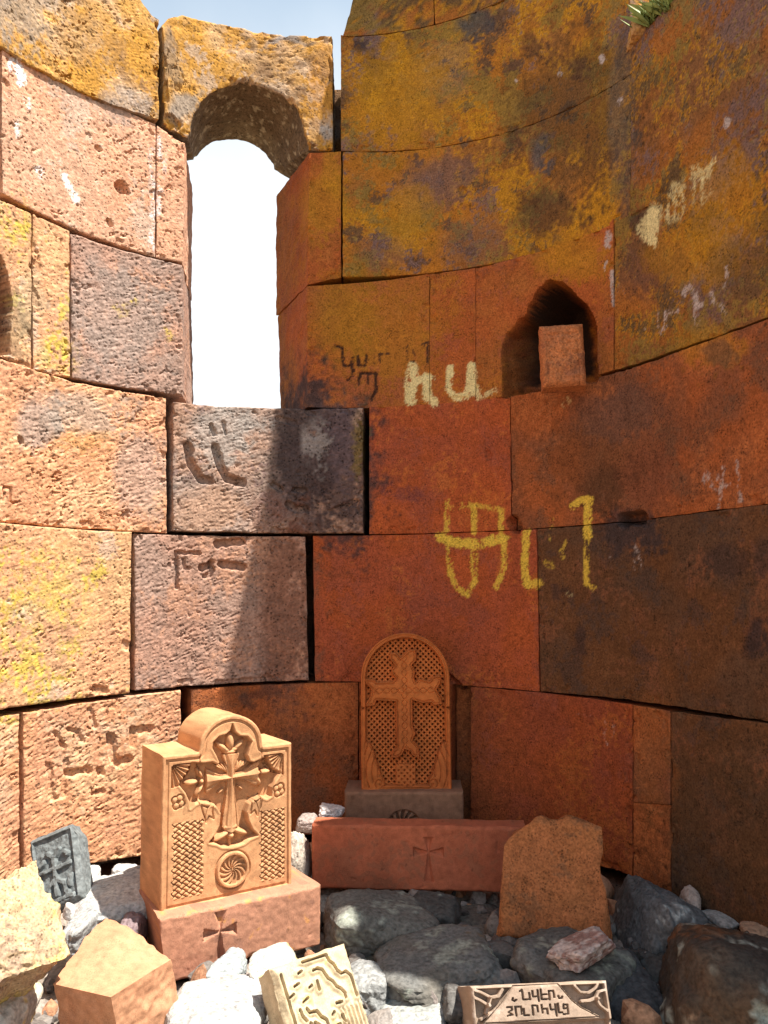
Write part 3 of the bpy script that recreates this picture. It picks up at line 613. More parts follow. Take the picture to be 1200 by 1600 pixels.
def H_front(u, v):
    uu = np.linspace(0, 1, 200); out = [(0, 0), (1, 0)] + [(x, float(front_top(np.array(x)))) for x in uu[::-1]]
    d = pdist(u, v, out + [out[0]])
    g = fbm(L3(u, v) * 9, 3, 4)
    h = .0012 * g + edge_round(d, .012 + .006 * g) - .014 * sst(.026, .030, d) * sst(.052, .046, d) - .006 * sst(.046, .052, d)
    lab = np.zeros(u.shape, int)
    sd = sdpoly(u, v, REC)
    rec = sst(.005, -.006, sd)
    h = h + .004 * sst(.03, .012, sd) * sst(-.0, .012, sd)
    base = h - .074 * rec
    # cross
    c = np.full(u.shape, -1.0)
    hw = .030 + .036 * sst(.80, .5, v) + .034 * sst(.93, 1.03, v)
    inb = (v > .50 - .03 * np.cos((u - .525) * 30)) & (v < 1.03) & (np.abs(u - .523) < hw)
    pr = .036 + .024 * (1 - np.abs(u - .523) / hw) - .010 * sst(.012, .004, np.abs(np.abs(u - .523) - hw * .62))
    c = np.where(inb, np.maximum(c, pr), c)
    uc = .53; hh = .026 + .062 * sst(.07, .21, np.abs(u - uc))
    va = .86 + .02 * (u - uc)
    ina = (u > .335) & (u < .735) & (np.abs(v - va) < hh)
    pr = .034 + .024 * (1 - np.abs(v - va) / hh) - .010 * sst(.012, .004, np.abs(np.abs(v - va) - hh * .62))
    c = np.where(ina, np.maximum(c, pr), c)
    def bud(cx, cy, a, b, ang, hh_=.05): 
        nonlocal c
        e = ell(u, v, cx, cy, a, b, ang); c = np.where(e > 0, np.maximum(c, .004 + hh_ * e), c)
    bud(.222, .862, .052, .021, 0, .062); bud(.285, .918, .044, .017, 118, .048); bud(.283, .80, .050, .018, 58, .048); bud(.300, .858, .018, .018, 0, .05)
    bud(.790, .87, .052, .021, 5, .062); bud(.737, .938, .044, .017, 60, .048); bud(.74, .81, .046, .018, 120, .048); bud(.738, .868, .017, .017, 0, .05)
    bud(.517, 1.115, .030, .070, 0, .06); bud(.455, 1.085, .060, .022, 140); bud(.582, 1.088, .060, .022, 40); bud(.49, 1.06, .05, .02, 160, .045); bud(.555, 1.062, .05, .02, 20, .045); bud(.518, 1.045, .055, .02, 0, .05)
    bud(.455, .452, .075, .022, 24, .055); bud(.60, .462, .07, .022, -22, .055); bud(.524, .445, .026, .026, 0, .06); bud(.524, .505, .06, .03, 0, .055); bud(.522, .40, .012, .04, 0, .03)
    for k in range(5):
        bud(.435 + .018 * k, .94 - .004 * k, .045, .0085, 150 - 14 * k, .03); bud(.625 - .018 * k, .94 - .004 * k, .045, .0085, 30 + 14 * k, .03)
    bud(.45, .77, .03, .009, 40, .03); bud(.60, .775, .03, .009, 140, .03)
    on = (c > 0) & (sd < .012)
    lab[on] = 1
    h = np.where(on, np.maximum(base, h - .074 + c + .008), base)
    # wheel
    r = np.hypot(u - .53, v - .212); th = np.arctan2(v - .212, u - .53)
    ring = .018 * sst(.128, .120, r) * sst(.100, .106, r)
    sw = np.cos(12 * (th + 2.6 * (r / .1) ** 1.0 * .35))
    pet = (-.016 + .018 * sst(-.35, .5, sw)) * sst(.104, .098, r) * sst(.0, .012, r)
    gro = -.012 * sst(.142, .134, r) * sst(.126, .131, r)
    h = h + np.where(r < .15, ring + pet + gro, 0); lab[r < .132] = 2
    # woven panels
    def weave(x0, x1, y0, y1, k):
        nonlocal h
        cell = .056
        a = (u - x0) / cell; b = (v - y0) / (cell * .70)
        p, q = a + b, a - b
        fp, fq = np.abs((p % 1) - .5) * 2, np.abs((q % 1) - .5) * 2
        over = ((np.floor(p) + np.floor(q)) % 2) > 0
        s1 = np.sqrt(np.clip(1 - fp ** 2, 0, 1)) * sst(1.0, .80, fq)
        s2 = np.sqrt(np.clip(1 - fq ** 2, 0, 1)) * sst(1.0, .80, fp)
        s_ = np.where(over, s1, s2)
        m = (u > x0) & (u < x1) & (v > y0) & (v < y1)
        zig = np.abs(((v - y0) / (cell * 1.4)) % 1 - .5) * .04
        m &= (u > x0 + zig) & (u < x1 - zig)
        h = np.where(m, h - .022 + .026 * s_, h); lab[m] = k
    weave(.075, .315, .085, .60, 3); weave(.738, .955, .085, .59, 4)
    def rosette(cx, cy, k):
        nonlocal h
        r = np.hypot(u - cx, v - cy); t = np.arctan2(v - cy, u - cx)
        q = np.full(u.shape, 9.0)
        for a in (60, 150, 240, 330):
            q = np.minimum(q, np.hypot(u - cx - .025 * cos(radians(a)), (v - cy - .028 * sin(radians(a)))) - .019)
        cdot = np.hypot(u - cx, v - cy) - .011
        pt = -.018 * sst(.009, .002, np.abs(q - .006)) - .012 * sst(.005, .001, np.abs(np.sin(2 * (t - radians(15)))) * r) * (q < 0) - .012 * sst(.006, .001, np.abs(cdot)) + .006 * (q < 0) * np.clip(-q / .025, 0, 1)
        h = h + pt; lab[r < .062] = k
    rosette(.12, .745, 5); rosette(.898, .725, 6)
    def leafs(cx, cy, sg, k):
        nonlocal h
        a = [(0, -.075), (.02 * sg, -.03), (.055 * sg, -.055), (.045 * sg, -.005), (.05 * sg, .055), (.01 * sg, .03), (-.04 * sg, .055), (-.03 * sg, .01), (-.015 * sg, -.03)]
        P = [(cx + x, cy + y) for x, y in a]
        s_ = sdpoly(u, v, P); h = h - .014 * sst(.008, .003, np.abs(s_)) ; h = h - .010 * sst(.004, .0, np.abs((u - cx) * sg - (v - cy) * .3)) * (s_ < 0); lab[s_ < .006] = k
    leafs(.328, .645, 1, 7); leafs(.722, .635, -1, 8)
    def fan(cx, cy, a0, k):
        nonlocal h
        r = np.hypot(u - cx, v - cy); t = (np.degrees(np.arctan2(v - cy, u - cx)) - a0) % 360
        m = (r < .165) & (t < 90) & (r > .012)
        f = np.abs(((t / 15.0) % 1) - .5) * 2
        h = np.where(m, h - .024 + .024 * sst(.35, .95, 1 - f) * sst(.0, .05, r) - .004, h); lab[m] = k
    fan(.068, 1.008, 270, 9); fan(.935, .998, 180, 10)
    return h, lab
kL, kR = level_pair((250, 1431), 2.33, (456, 1386))
M4, kw = frame(kL, kR, 0.5)
def scaled(Hf, Wd):
    def f(X, Z):
        h, l = Hf(X / Wd, Z / Wd); return h * Wd, l
    return f
OCH0, OCH1 = (.53, .275, .135), (.47, .24, .118)
slab('carved_cross_stone', kw, lambda x: front_top(x / kw) * kw, scaled(H_front, kw), .215, tone_fn(OCH0, OCH1, 3.1, .4, [((.53,.29,.145), .4, 6), ((.34,.18,.09), .5, 9)]), M4, 320, 420,
     parts={0: 'slab', 1: 'cross', 2: 'wheel', 3: 'woven_panel', 4: 'woven_panel', 5: 'flower', 6: 'flower', 7: 'leaf', 8: 'leaf', 9: 'fan', 10: 'fan'},
     label='sunlit ochre carved cross stone with arched top, wheel and woven panels', cat='cross stone', rn=.002)
def cross_cut(u, v, cx, cy, a, up, dn, wend, depth):
    """incised flared cross: arms narrow at the middle, wide at the ends, v-cut"""
    h = np.zeros(u.shape)
    for (ang, ln) in ((0, a), (180, a), (90, up), (270, dn)):
        c, s = cos(radians(ang)), sin(radians(ang)); x, y = (u - cx) * c + (v - cy) * s, -(u - cx) * s + (v - cy) * c
        hw = .004 + (wend - .004) * np.clip(x / ln, 0, 1) ** 1.4
        m = (x > -.002) & (x < ln)
        k = np.clip(1 - np.abs(y) / hw, 0, 1)
        h = np.minimum(h, np.where(m, -depth * np.clip(k * 1.6, 0, 1) * np.clip(.35 + x / ln, 0, 1), 0))
    return h
# ---- its plinth
pL, pR = level_pair((249, 1437), 2.275, (501, 1384))
pw = float(np.linalg.norm(pR - pL)); ph = .172
M4, _ = frame(pL - np.array([0, 0, ph]), pR - np.array([0, 0, ph]), 0, 0)
def H_plinth(X, Z):
    d = np.minimum(np.minimum(X, pw - X), np.minimum(Z, ph - Z)); g = fbm(L3(X, Z) * 40, 3, 6)
    h = edge_round(d, .007 + .004 * g) + .0012 * g - .006 * sst(.4, .8, noise(L3(X, Z) * 45, 9)) * sst(0, .4, noise(L3(X, Z) * 9, 11))
    h = h - .03 * sst(.03, .0, np.hypot(X - .27, Z)) 
    cc = cross_cut(X, Z, .172, .105, .048, .055, .082, .019, .014)
    return h + cc, (cc < -.001).astype(int)
slab('plinth_block', pw, ph, H_plinth, .26, tone_fn((.40,.195,.125), (.35,.165,.11), 8.2, .4, [((.46,.22,.08), .5, 8), ((.26,.13,.09), .48, 10)]), M4, 190, 64, parts={0: 'block', 1: 'incised_cross'},
     label='pinkish red block with incised cross under the sunlit carved cross stone', cat='stone plinth', rn=.003, xl=lambda z: .055 * (1 - z) ** 1.2, xr=lambda z: 1 + .006 * z, back_scale=.97)

# ---- the arched cross stone standing in the shade against the wall
def back_top(u): return 1.225 + np.sqrt(np.clip(.25 - (u - .5) ** 2, .0004, 1)) 
def H_back(u, v):
    uu = np.linspace(0, 1, 160); out = [(0, 0), (1, 0)] + [(x, float(back_top(np.array(x)))) for x in uu[::-1]]
    d = pdist(u, v, out + [out[0]]); g = fbm(L3(u, v) * 9, 2, 14)
    h = edge_round(d, .015) - .070 * sst(.045, .055, d) + .001 * g
    h = h - .012 * sst(.012, .006, np.abs(d - .024))
    h = np.where(np.abs(v - .895) < .006 + .004 * g, h - .02 * sst(.06, .03, d), h)
    lab = np.zeros(u.shape, int)
    inn = d > .06
    lab[inn] = 2
    p = .0625; a, b = (u - .02) / p, (v + .01) / p
    A, B = a + b, a - b
    fa, fb = np.abs(A % 1 - .5) * 2, np.abs(B % 1 - .5) * 2
    hole = sst(.50, .72, fa) * sst(.50, .72, fb)
    str_ = .012 * np.where((np.floor(A + .5) + np.floor(B + .5)) % 2 > 0, fa, fb)
    h = np.where(inn, h - .07 * hole + str_ * 0 + .012 * (np.abs(fa - fb)), h)
    def P(l): return [((x - 225) / 690, (1275 - y) / 690) for x, y in l]
    cross = P([(497,960),(492,610),(345,600),(330,640),(262,645),(262,620),(300,560),(300,510),(262,475),(258,435),(330,440),(345,460),(470,455),(497,430),(470,400),(462,370),(490,330),(450,285),(450,240),(495,235),(535,275),(560,255),(600,215),(655,210),(658,300),(625,330),(650,380),(640,430),(650,460),(680,435),(760,455),(790,420),(850,415),(845,470),(815,520),(845,580),(855,635),(790,640),(770,615),(700,625),(640,605),(625,600),(625,800),(645,850),(625,900),(670,950),(672,1040),(620,1020),(600,985),(560,968),(540,1010),(500,1035),(452,1030),(470,975)])
    sd = sdpoly(u, v, cross)
    c = sst(.008, -.008, sd)
    gr = np.abs(np.sin((v * 38)) * .03 + .0)
    il = np.minimum(np.abs(np.abs(u - .49) - gr), np.abs(np.abs(v - 1.085) - np.abs(np.sin(u * 38)) * .03))
    prof = .006 - .016 * sst(.010, .004, np.abs(sd + .022)) - .010 * sst(.009, .003, il) * sst(-.02, -.035, sd)
    h = np.where(c > 0, h * (1 - c) + prof * c, h); lab[sd < .004] = 1
    orn = P([(490,1080),(640,1080),(640,1240),(570,1250),(490,1230)])
    so_ = sdpoly(u, v, orn); fl = .5 + .5 * np.cos(5 * np.arctan2(v - .16, u - .49))
    m = so_ < 0
    h = np.where(m, -.03 - .03 * sst(.4, .9, np.sin(u * 95) * np.sin(v * 95)), h); lab[m] = 5
    for k, sgn in ((3, 1), (4, -1)):
        um = u if sgn == 1 else 1 - u
        body = [(.03,0.0),(.03,.53),(.09,.52),(.135,.44),(.16,.34),(.20,.24),(.215,.17),(.25,.13),(.255,.06),(.22,.01),(.12,-.01)]
        s2 = sdpoly(um, v, body)
        r = np.hypot(um - .205, v - .075); t = np.arctan2(v - .075, um - .205)
        spi = np.abs(((r / .05 - t / (2 * pi)) % 1) - .5) * 2
        rib = np.abs(((um * 15 + np.sin(v * 8) * .8) % 1) - .5) * 2
        hh = -.012 - .016 * np.where(r < .075, sst(.4, .1, spi), sst(.3, .1, rib)) - .012 * sst(.01, .003, np.abs(s2 + .012))
        m = s2 < 0
        h = np.where(m & (d > .03), hh, h); lab[m & (d > .03)] = k
    return h, lab
bL, bR = level_pair((565, 1236), 3.16, (706, 1235))
M4, bw = frame(bL, bR, 2.2)
RO0, RO1 = (.50, .155, .042), (.43, .13, .038)
slab('latticed_cross_stone', bw, lambda x: back_top(x / bw) * bw, scaled(H_back, bw), .09, tone_fn(RO0, RO1, 12.4, .3), M4, 190, 330,
     parts={0: 'slab', 1: 'cross', 2: 'lattice', 3: 'scroll', 4: 'scroll', 5: 'ornament'}, label='round topped carved cross stone with pierced lattice in the shade', cat='cross stone')
qL, qR = level_pair((538, 1238), 3.12, (724, 1238))
qw = float(np.linalg.norm(qR - qL)); qh = .27
M4, _ = frame(qL - np.array([0, 0, qh]), qR - np.array([0, 0, qh]))
def H_base(X, Z):
    d = np.minimum(np.minimum(X, qw - X), np.minimum(Z + .02, qh - Z)); g = fbm(L3(X, Z) * 30, 3, 26)
    h = edge_round(d, .009 + .004 * g) + .001 * g
    r = np.hypot(X - qw * .50, Z - (qh - .128)); t = np.arctan2(Z - (qh - .128), X - qw * .5)
    f = np.abs(((t / (2 * pi) * 14 + r * 16) % 1) - .5) * 2
    m = (r < .062)
    return h - np.where(m, .018 * sst(.6, .25, f) * sst(.062, .052, r) + .004 * 0, 0) - .007 * sst(.006, .002, np.abs(r - .060)), m.astype(int)
slab('base_block', qw, qh, H_base, .20, tone_fn((.25,.135,.085), (.20,.11,.072), 15.1, .3), M4, 150, 90, parts={0: 'block', 1: 'wheel'},
     label='grey brown base block with half hidden wheel under the latticed cross stone', cat='stone base')
# ---- the long red beam
wL, wR = level_pair((487, 1289), 2.86, (822, 1294))
ww = float(np.linalg.norm(wR - wL)); wh = .212
M4, _ = frame(wL - np.array([0, 0, wh]), wR - np.array([0, 0, wh]), 0)
def H_beam(X, Z):
    d = np.minimum(np.minimum(X, ww - X), np.minimum(Z, wh - Z)); g = fbm(L3(X, Z) * 25, 3, 36)
    cc = cross_cut(X, Z, .402, .128, .052, .05, .098, .019, .012)
    return edge_round(d, .008 + .004 * g) + .0012 * g - .004 * sst(.45, .8, noise(L3(X, Z) * 40, 39)) + cc, (cc < -.001).astype(int)
slab('red_beam', ww, wh, H_beam, .095, tone_fn((.44,.13,.066), (.38,.115,.062), 18.5, .5, [((.28,.10,.055), .4, 6)]), M4, 230, 64, parts={0: 'block', 1: 'incised_cross'},
     label='long red stone beam with small incised cross lying before the latticed stone', cat='stone beam', rn=.003)
# ---- leaning ochre slab with broken top
lL, lR = level_pair((777, 1463), 2.50, (957, 1478))
lL[2] = lR[2]
M4, lw = frame(lL, lR, 14)
lpx = [(0, .56), (.04, .60), (.10, .64), (.17, .67), (.24, .70), (.30, .745), (.37, .76), (.45, .74), (.55, .735), (.64, .765), (.70, .77), (.80, .745), (.92, .725), (1, .71)]
def l_top(x): return np.interp(x / lw, [p[0] for p in lpx], [p[1] * 1.36 for p in lpx]) * lw * 1.0
def H_lean(X, Z):
    g = fbm(L3(X, Z) * 9, 3, 46); g2 = fbm(L3(X, Z) * 40, 3, 47)
    d = np.minimum(np.minimum(X, lw - X), l_top(X) - Z)
    d = np.minimum(d, Z + .01)
    return .004 * g + .0015 * g2 + edge_round(d, .02 + .01 * g), np.zeros(X.shape, int)
slab('broken_slab', lw, l_top, H_lean, .11, tone_fn((.37,.145,.054), (.32,.12,.048), 21.3, .5, [((.19,.085,.04), .45, 6)]), M4, 110, 140, mat=M_TUFF,
     label='plain ochre slab with a ragged broken top leaning against the red beam', cat='stone slab', rn=.006,
     xl=lambda z: .0 + .09 * z, xr=lambda z: 1 - .03 * sst(.1, .5, z) - .035 * sst(.4, .55, z) * sst(.75, .6, z) - .02 * z)
# ---- block in the niche
nL, nR = at(849, 603, 2.86), at(917, 590, 2.84)
nR[2] = nL[2]
M4, nw = frame(nL, nR, 3, -1.5)
nh = .235
def H_nb(X, Z):
    g = fbm(L3(X, Z) * 25, 3, 51)
    d = np.minimum(np.minimum(X, nw - X), np.minimum(Z, nh - Z))
    a = np.abs(np.maximum(np.abs(X - nw / 2) / (nw * .36), (Z - nh * .45) / (nh * .38)) - 1)
    return edge_round(d, .018 + .012 * g) + .007 * g + .003 * fbm(L3(X, Z) * 70, 2, 53) - .003 * sst(.07, .03, a), np.zeros(X.shape, int)
slab('niche_block', nw, nh, H_nb, .09, tone_fn((.48,.175,.068), (.36,.13,.055), 23.3, .7, [((.24,.09,.045), .4, 9)]), M4, 50, 60, mat=M_TUFF, label='small squared reddish stone standing inside the wall niche', cat='stone block', rn=.004,
     xr=lambda z: 1 - .05 * sst(.6, .3, np.abs(z - .45)))

# ---- lettered stone at the bottom edge
tL, tR = level_pair((735, 1541), 1.97, (948, 1532))
tL, tR = tL, tR
tw = float(np.linalg.norm(tR - tL)); thh = .26
TXT = [[(520,152),(533,142),(536,212),(582,212)], [(578,165),(580,212)], [(600,150),(602,192),(634,192)], [(634,145),(637,226)], [(655,142),(656,212),(694,212)], [(656,180),(690,178)], [(707,216),(706,152),(736,152),(738,200)],
 [(428,265),(456,262),(458,284),(436,300)], [(436,300),(456,318),(428,326)], [(482,326),(480,262),(516,262),(518,318)], [(532,278),(533,326),(562,324)], [(590,322),(589,257),(622,257),(623,300)], [(650,252),(651,310)], [(650,282),(682,280),(684,316)], [(705,250),(706,287),(738,287)], [(738,250),(740,332)], [(756,246),(757,310),(778,310)],
 [(792,252),(816,254),(816,282),(790,282),(792,252)], [(816,282),(816,320),(786,322)], [(470,200),(466,214),(480,222),(490,212)], [(765,190),(770,208),(786,208),(790,196)]]
def tx(p): return ((p[0] - 203) / 892.0, -(p[1] - 108 + (p[0] - 203) * .026) / 892.0)
TXT = [[tx(p) for p in s] for s in TXT]
PLATE = [tx(p) for p in [(480,112),(770,100),(850,225),(900,275),(1010,345),(270,375),(400,230)]]
def H_text(X, Z):
    u = X / tw; v = (Z - thh) / tw / .76
    g = fbm(L3(u, v) * 10, 3, 61)
    d = np.minimum(np.minimum(X, tw - X), np.minimum(Z, thh - Z)); h = edge_round(d, .008 + .003 * g) + .0008 * g
    lab = np.zeros(u.shape, int)
    sp = sdpoly(u, v, PLATE)
    out = (sp > 0)
    low = sst(.012, -.012, -v - .285 - .02 * u)   # carved field of the plate's sides
    # side fields: recessed with raised leaf scrolls
    d2 = np.minimum(np.minimum(u, 1 - u), -v)
    fld = sst(.006, .016, sp) * sst(.02, .035, d2)
    h = h - .020 * fld
    for (pts, wd) in (([(.76,-.03),(.80,-.085),(.86,-.095),(.91,-.06),(.93,-.03)], .014), ([(.985,-.075),(.93,-.09),(.905,-.14),(.93,-.20),(.975,-.245)], .014), ([(.80,-.16),(.86,-.155),(.905,-.14)], .018),
                      ([(.23,-.04),(.20,-.09),(.14,-.10),(.12,-.16)], .018), ([(.02,-.09),(.07,-.12),(.12,-.16),(.10,-.22)], .016), ([(.02,-.03),(.07,-.05),(.13,-.09)], .016), ([(.06,-.27),(.12,-.23),(.2,-.2)], .014)):
        q = pdist(u, v, pts); m = sst(wd, wd * .6, q)
        h = h + .020 * fld * m
    lab[fld > .5] = 2
    h = h - .006 * sst(.007, .003, np.abs(sp)) * (v < -.01)
    # the field under the plate
    lowf = sst(-.335, -.352, v - .03 * u)
    h = h - .012 * lowf
    q = np.full(u.shape, 9.0)
    for s in TXT: q = np.minimum(q, pdist(u, v, s))
    m = sst(.0085, .0045, q)
    h = h - .011 * m; lab[(q < .009)] = 1
    return h, lab
M4, _ = frame(tL, tR, 25)
M4 = M4 @ Matrix.Translation((0, 0, -thh))
slab('lettered_stone', tw, thh, H_text, .22, tone_fn((.32,.24,.185), (.26,.19,.15), 26.0, .4, [((.38,.31,.26), .35, 9)]), M4, 260, 210, parts={0: 'block', 1: 'lettering', 2: 'scroll_carving'},
     label='sunlit stone with two incised lines of lettering between carved scrolls', cat='inscribed stone', rn=.002)

# ---- small pale carved stone, bottom centre
cL, cR = level_pair((423, 1509), 2.02, (541, 1476))
cw = float(np.linalg.norm(cR - cL)); chh = .34
CS = [[(410,245),(630,185),(650,225),(690,250),(720,295),(760,315),(800,300),(840,325),(885,465)], [(505,300),(540,285),(580,290),(605,320),(630,350),(670,370),(700,405),(740,420),(775,450),(780,480)], [(530,375),(548,430)], [(370,325),(395,310)],[(330,415),(365,395)],[(290,490),(315,470)],[(400,520),(440,490)],[(460,420),(480,405)],
 [(365,570),(385,610),(420,640)], [(425,560),(450,585),(510,575),(545,610),(590,630),(615,710)], [(690,520),(740,510)], [(650,600),(665,580)], [(735,600),(765,640)], [(490,650),(575,690)], [(680,670),(705,660)], [(720,710),(760,700),(790,740),(800,840)], [(520,755),(560,745),(590,770)], [(450,655),(490,685)], [(700,800),(730,840)], [(215,340),(330,690)]]
def cxy(p):   # photo zoom pixel -> stone plane
    u = ((p[0] - 140) + (p[1] - 290 + (p[0] - 140) * .297) * -.26) / 690.0; v = -((p[1] - 290) + (p[0] - 140) * .297) / 690.0
    return (u, v)
CSX = [[cxy(p) for p in s] for s in CS]
def H_small(X, Z):
    u = X / cw; v = (Z - chh) / cw; g = fbm(L3(u, v) * 8, 3, 71)
    d = np.minimum(np.minimum(X, cw - X), np.minimum(Z, chh - Z)); h = edge_round(d, .012 + .006 * g) + .0015 * g
    q = np.full(u.shape, 9.0)
    for s in CSX: q = np.minimum(q, pdist(u, v, s))
    c = sst(.015, .005, q)
    fl = sst(-.62, -.66, v) * sst(.62, .66, u) * .004 * np.sin(u * 120)
    return h - .013 * c + .006 * sst(.07, .02, q) * sst(.012, .02, q) + fl, (q < .022).astype(int)
M4, _ = frame(cL, cR, 34, -3)
M4 = M4 @ Matrix.Translation((0, 0, -chh))
slab('pale_carved_stone', cw, chh, H_small, .09, tone_fn((.50,.41,.27), (.45,.36,.24), 29.0, .2, [((.48,.38,.14), .46, 7)]), M4, 150, 220, parts={0: 'block', 1: 'worn_carving'},
     label='small pale yellow stone with worn cross carving tilted back at the bottom edge', cat='carved stone', rn=.004)

# ---- small dark grey carved stone at the left
dL, dR = at(58, 1428, 2.5), at(124, 1412, 2.47)
M4, dw = frame(dL, dR, 24, -14)
M4 = frame(dL, dR, 24)[0] @ Matrix.Rotation(radians(-24), 4, 'Y')
dw *= 1.12; dh = .235
DS = [[(.5,.25),(.5,.95)], [(.5,.9),(.38,1.05)], [(.5,.9),(.62,1.05)], [(.2,.72),(.80,.72)], [(.3,.2),(.35,.42),(.45,.5)], [(.7,.2),(.66,.42),(.55,.5)], [(.22,.85),(.3,.92)], [(.78,.9),(.72,.98)], [(.2,.15),(.8,.15)], [(.75,.35),(.8,.5)], [(.2,.4),(.18,.6)]]
def H_dark(X, Z):
    u = X / dw; v = Z / dw; g = fbm(L3(u, v) * 5, 3, 81)
    d = np.minimum(np.minimum(X, dw - X), np.minimum(Z, dh - Z)); h = edge_round(d, .022 + .01 * g) + .003 * g
    q = np.full(u.shape, 9.0)
    for s in DS: q = np.minimum(q, pdist(u, v + .03 * g, s))
    d2 = np.minimum(np.minimum(u, 1 - u), np.minimum(v, dh / dw - v))
    h = h - .010 * sst(.10, .13, d2) + .012 * sst(.055, .03, q) * sst(.06, .1, d2)
    return h, (q < .05).astype(int)
slab('dark_carved_stone', dw, dh, H_dark, .07, tone_fn((.16,.175,.18), (.13,.145,.15), 33.0, .2), M4, 80, 100, mat=M_ROCK, parts={0: 'block', 1: 'cross_carving'},
     label='small dark grey carved stone leaning back near the left edge', cat='carved stone', rn=.004, xl=lambda z: .0 + .05 * z, xr=lambda z: 1 - .02 * z - .10 * sst(.8, 1, z))

# ------------------------------------------------------------------ loose stones and boulders
import bmesh
def ico(sub):
    bm = bmesh.new(); bmesh.ops.create_icosphere(bm, subdivisions=sub, radius=1)
    V = np.array([v.co[:] for v in bm.verts]); Fc = np.array([[v.index for v in f.verts] for f in bm.faces]); bm.free()
    return V / np.linalg.norm(V, axis=1)[:, None], Fc
ICO = {k: ico(k) for k in (2, 3, 5, 6)}
def rock_shape(seed, sub, radii, rot, box=.6, rough=.05, p=9):
    Dv, Fc = ICO[sub]; rg = np.random.RandomState(seed)
    N = [np.array(a, float) for a in ((1,0,0),(-1,0,0),(0,1,0),(0,-1,0),(0,0,1),(0,0,-1))]
    N = [n + rg.normal(size=3) * .22 for n in N] + [rg.normal(size=3) for _ in range(9)]
    dist = [rg.uniform(.86, 1.0) for _ in range(6)] + [rg.uniform(.92, 1.3) + .2 * box for _ in range(9)]
    acc = 0
    for n, d in zip(N, dist):
        n = n / np.linalg.norm(n); acc = acc + np.clip(Dv @ n / d, 0, None) ** p
    r = acc ** (-1.0 / p)
    r = r * (1 + rough * 1.6 * fbm(Dv * 2.2 + seed, 3, seed % 13) + rough * .7 * fbm(Dv * 9, 3, seed % 7))
    V = Dv * r[:, None] * np.array(radii)
    m = np.array(Matrix.Rotation(radians(rot[2]), 3, 'Z') @ Matrix.Rotation(radians(rot[1]), 3, 'Y') @ Matrix.Rotation(radians(rot[0]), 3, 'X'))
    return V @ m.T, Fc
LG = ((.27,.29,.25), .45, 7); RUST = ((.16,.075,.03), .15, 4)
def rock(x0, y0, x1, y1, depth, label, c0, c1, lich=(), seed=1, ry=None, rot=(0, 0, 0), rough=.05, name='boulder', cat='boulder', group='stones heaped on the rubble', sub=5, grow=1.0, mat=None, p=6.5):
    P = at((x0 + x1) / 2, (y0 + y1) / 2, depth); rx = (x1 - x0) / 2 * depth / F * grow; rz = (y1 - y0) / 2 * depth / F * grow
    ry = ry or (rx + rz) / 2
    V, Fc = rock_shape(seed, sub, (rx, ry, rz), rot, rough=rough, p=p)
    # fit the outline to the photographed box
    px, py = project(V + P)
    V[:, 0] *= (x1 - x0) / (px.max() - px.min()) * grow; V[:, 2] *= (y1 - y0) / (py.max() - py.min()) * grow
    st = dict(c0=c0, c1=c1, spots=.3, lich=list(lich))
    C = tones(V + seed, st, seed * .7)
    o = put_mesh(name, V, [Fc], C, mat or M_ROCK, None, 50); o.location = P
    return tag(o, label, cat, group)
G0, G1 = (.165,.16,.145), (.125,.12,.11)
P0_, P1_ = (.42,.415,.40), (.33,.33,.33)
rock(496, 1386, 682, 1512, 2.62, 'rounded grey boulder with pale lichen spots under the red beam', G0, G1, [LG], 11, .17, (5, 8, 20))
rock(585, 1446, 806, 1575, 2.36, 'large bluish grey boulder below the red beam, left of the broken slab', (.155,.158,.155), (.13,.12,.105), [LG, ((.15,.10,.06), .36, 4)], 24, .17, (10, -14, 15))
rock(792, 1462, 996, 1620, 2.34, 'grey boulder behind the lettered stone with a pale crusted top', (.14,.14,.135), (.11,.105,.098), [((.27,.28,.23), .42, 5)], 31, .17, (0, 6, 40))
rock(700, 1400, 800, 1480, 2.78, 'dark brown stone in the gap under the right end of the red beam', (.12,.10,.085), (.09,.08,.075), [], 37, .12)
rock(590, 1555, 705, 1650, 2.18, 'pale grey stone at the bottom edge left of the lettered stone', (.33,.34,.33), (.25,.26,.25), [LG], 41, .12)
rock(536, 1495, 612, 1590, 2.3, 'small mottled grey stone right of the pale carved stone', (.30,.31,.31), (.2,.2,.2), [LG], 43, .09)
rock(1028, 1432, 1290, 1700, 2.12, 'big rusty black boulder in the lower right corner', (.060,.052,.045), (.085,.055,.035), [((.30,.33,.29), .36, 6), ((.13,.06,.028), .42, 4)], 52, .25, (0, 10, -20), rough=.06)
rock(938, 1368, 1075, 1530, 2.62, 'dark blue grey boulder along the wall foot right of the broken slab', (.12,.125,.13), (.10,.10,.10), [((.35,.38,.38), .45, 7)], 57, .2, (0, 20, 30))
rock(930, 1500, 1050, 1680, 2.25, 'black shaded stone left of the rusty boulder', (.07,.07,.075), (.09,.09,.09), [], 59, .15)
rock(855, 1452, 966, 1510, 2.27, 'pointed pink and white stone before the broken slab', (.34,.21,.18), (.26,.15,.13), [((.50,.43,.40), .05, 3)], 69, .06, (10, -14, 25), rough=.06, name='stone', cat='stone', p=22)
rock(1063, 1385, 1098, 1432, 2.6, 'pale little stone against the right wall foot', (.42,.36,.34), (.36,.28,.24), [], 71, .04, name='stone', cat='stone')
rock(1098, 1424, 1156, 1458, 2.52, 'flat grey chip below the pale little stone at the right wall', (.32,.31,.30), (.26,.25,.24), [], 73, .06, name='stone', cat='stone')
rock(1155, 1440, 1215, 1485, 2.4, 'tan chip lying at the foot of the dark right wall', (.42,.26,.16), (.34,.22,.15), [], 74, .05, name='stone', cat='stone')
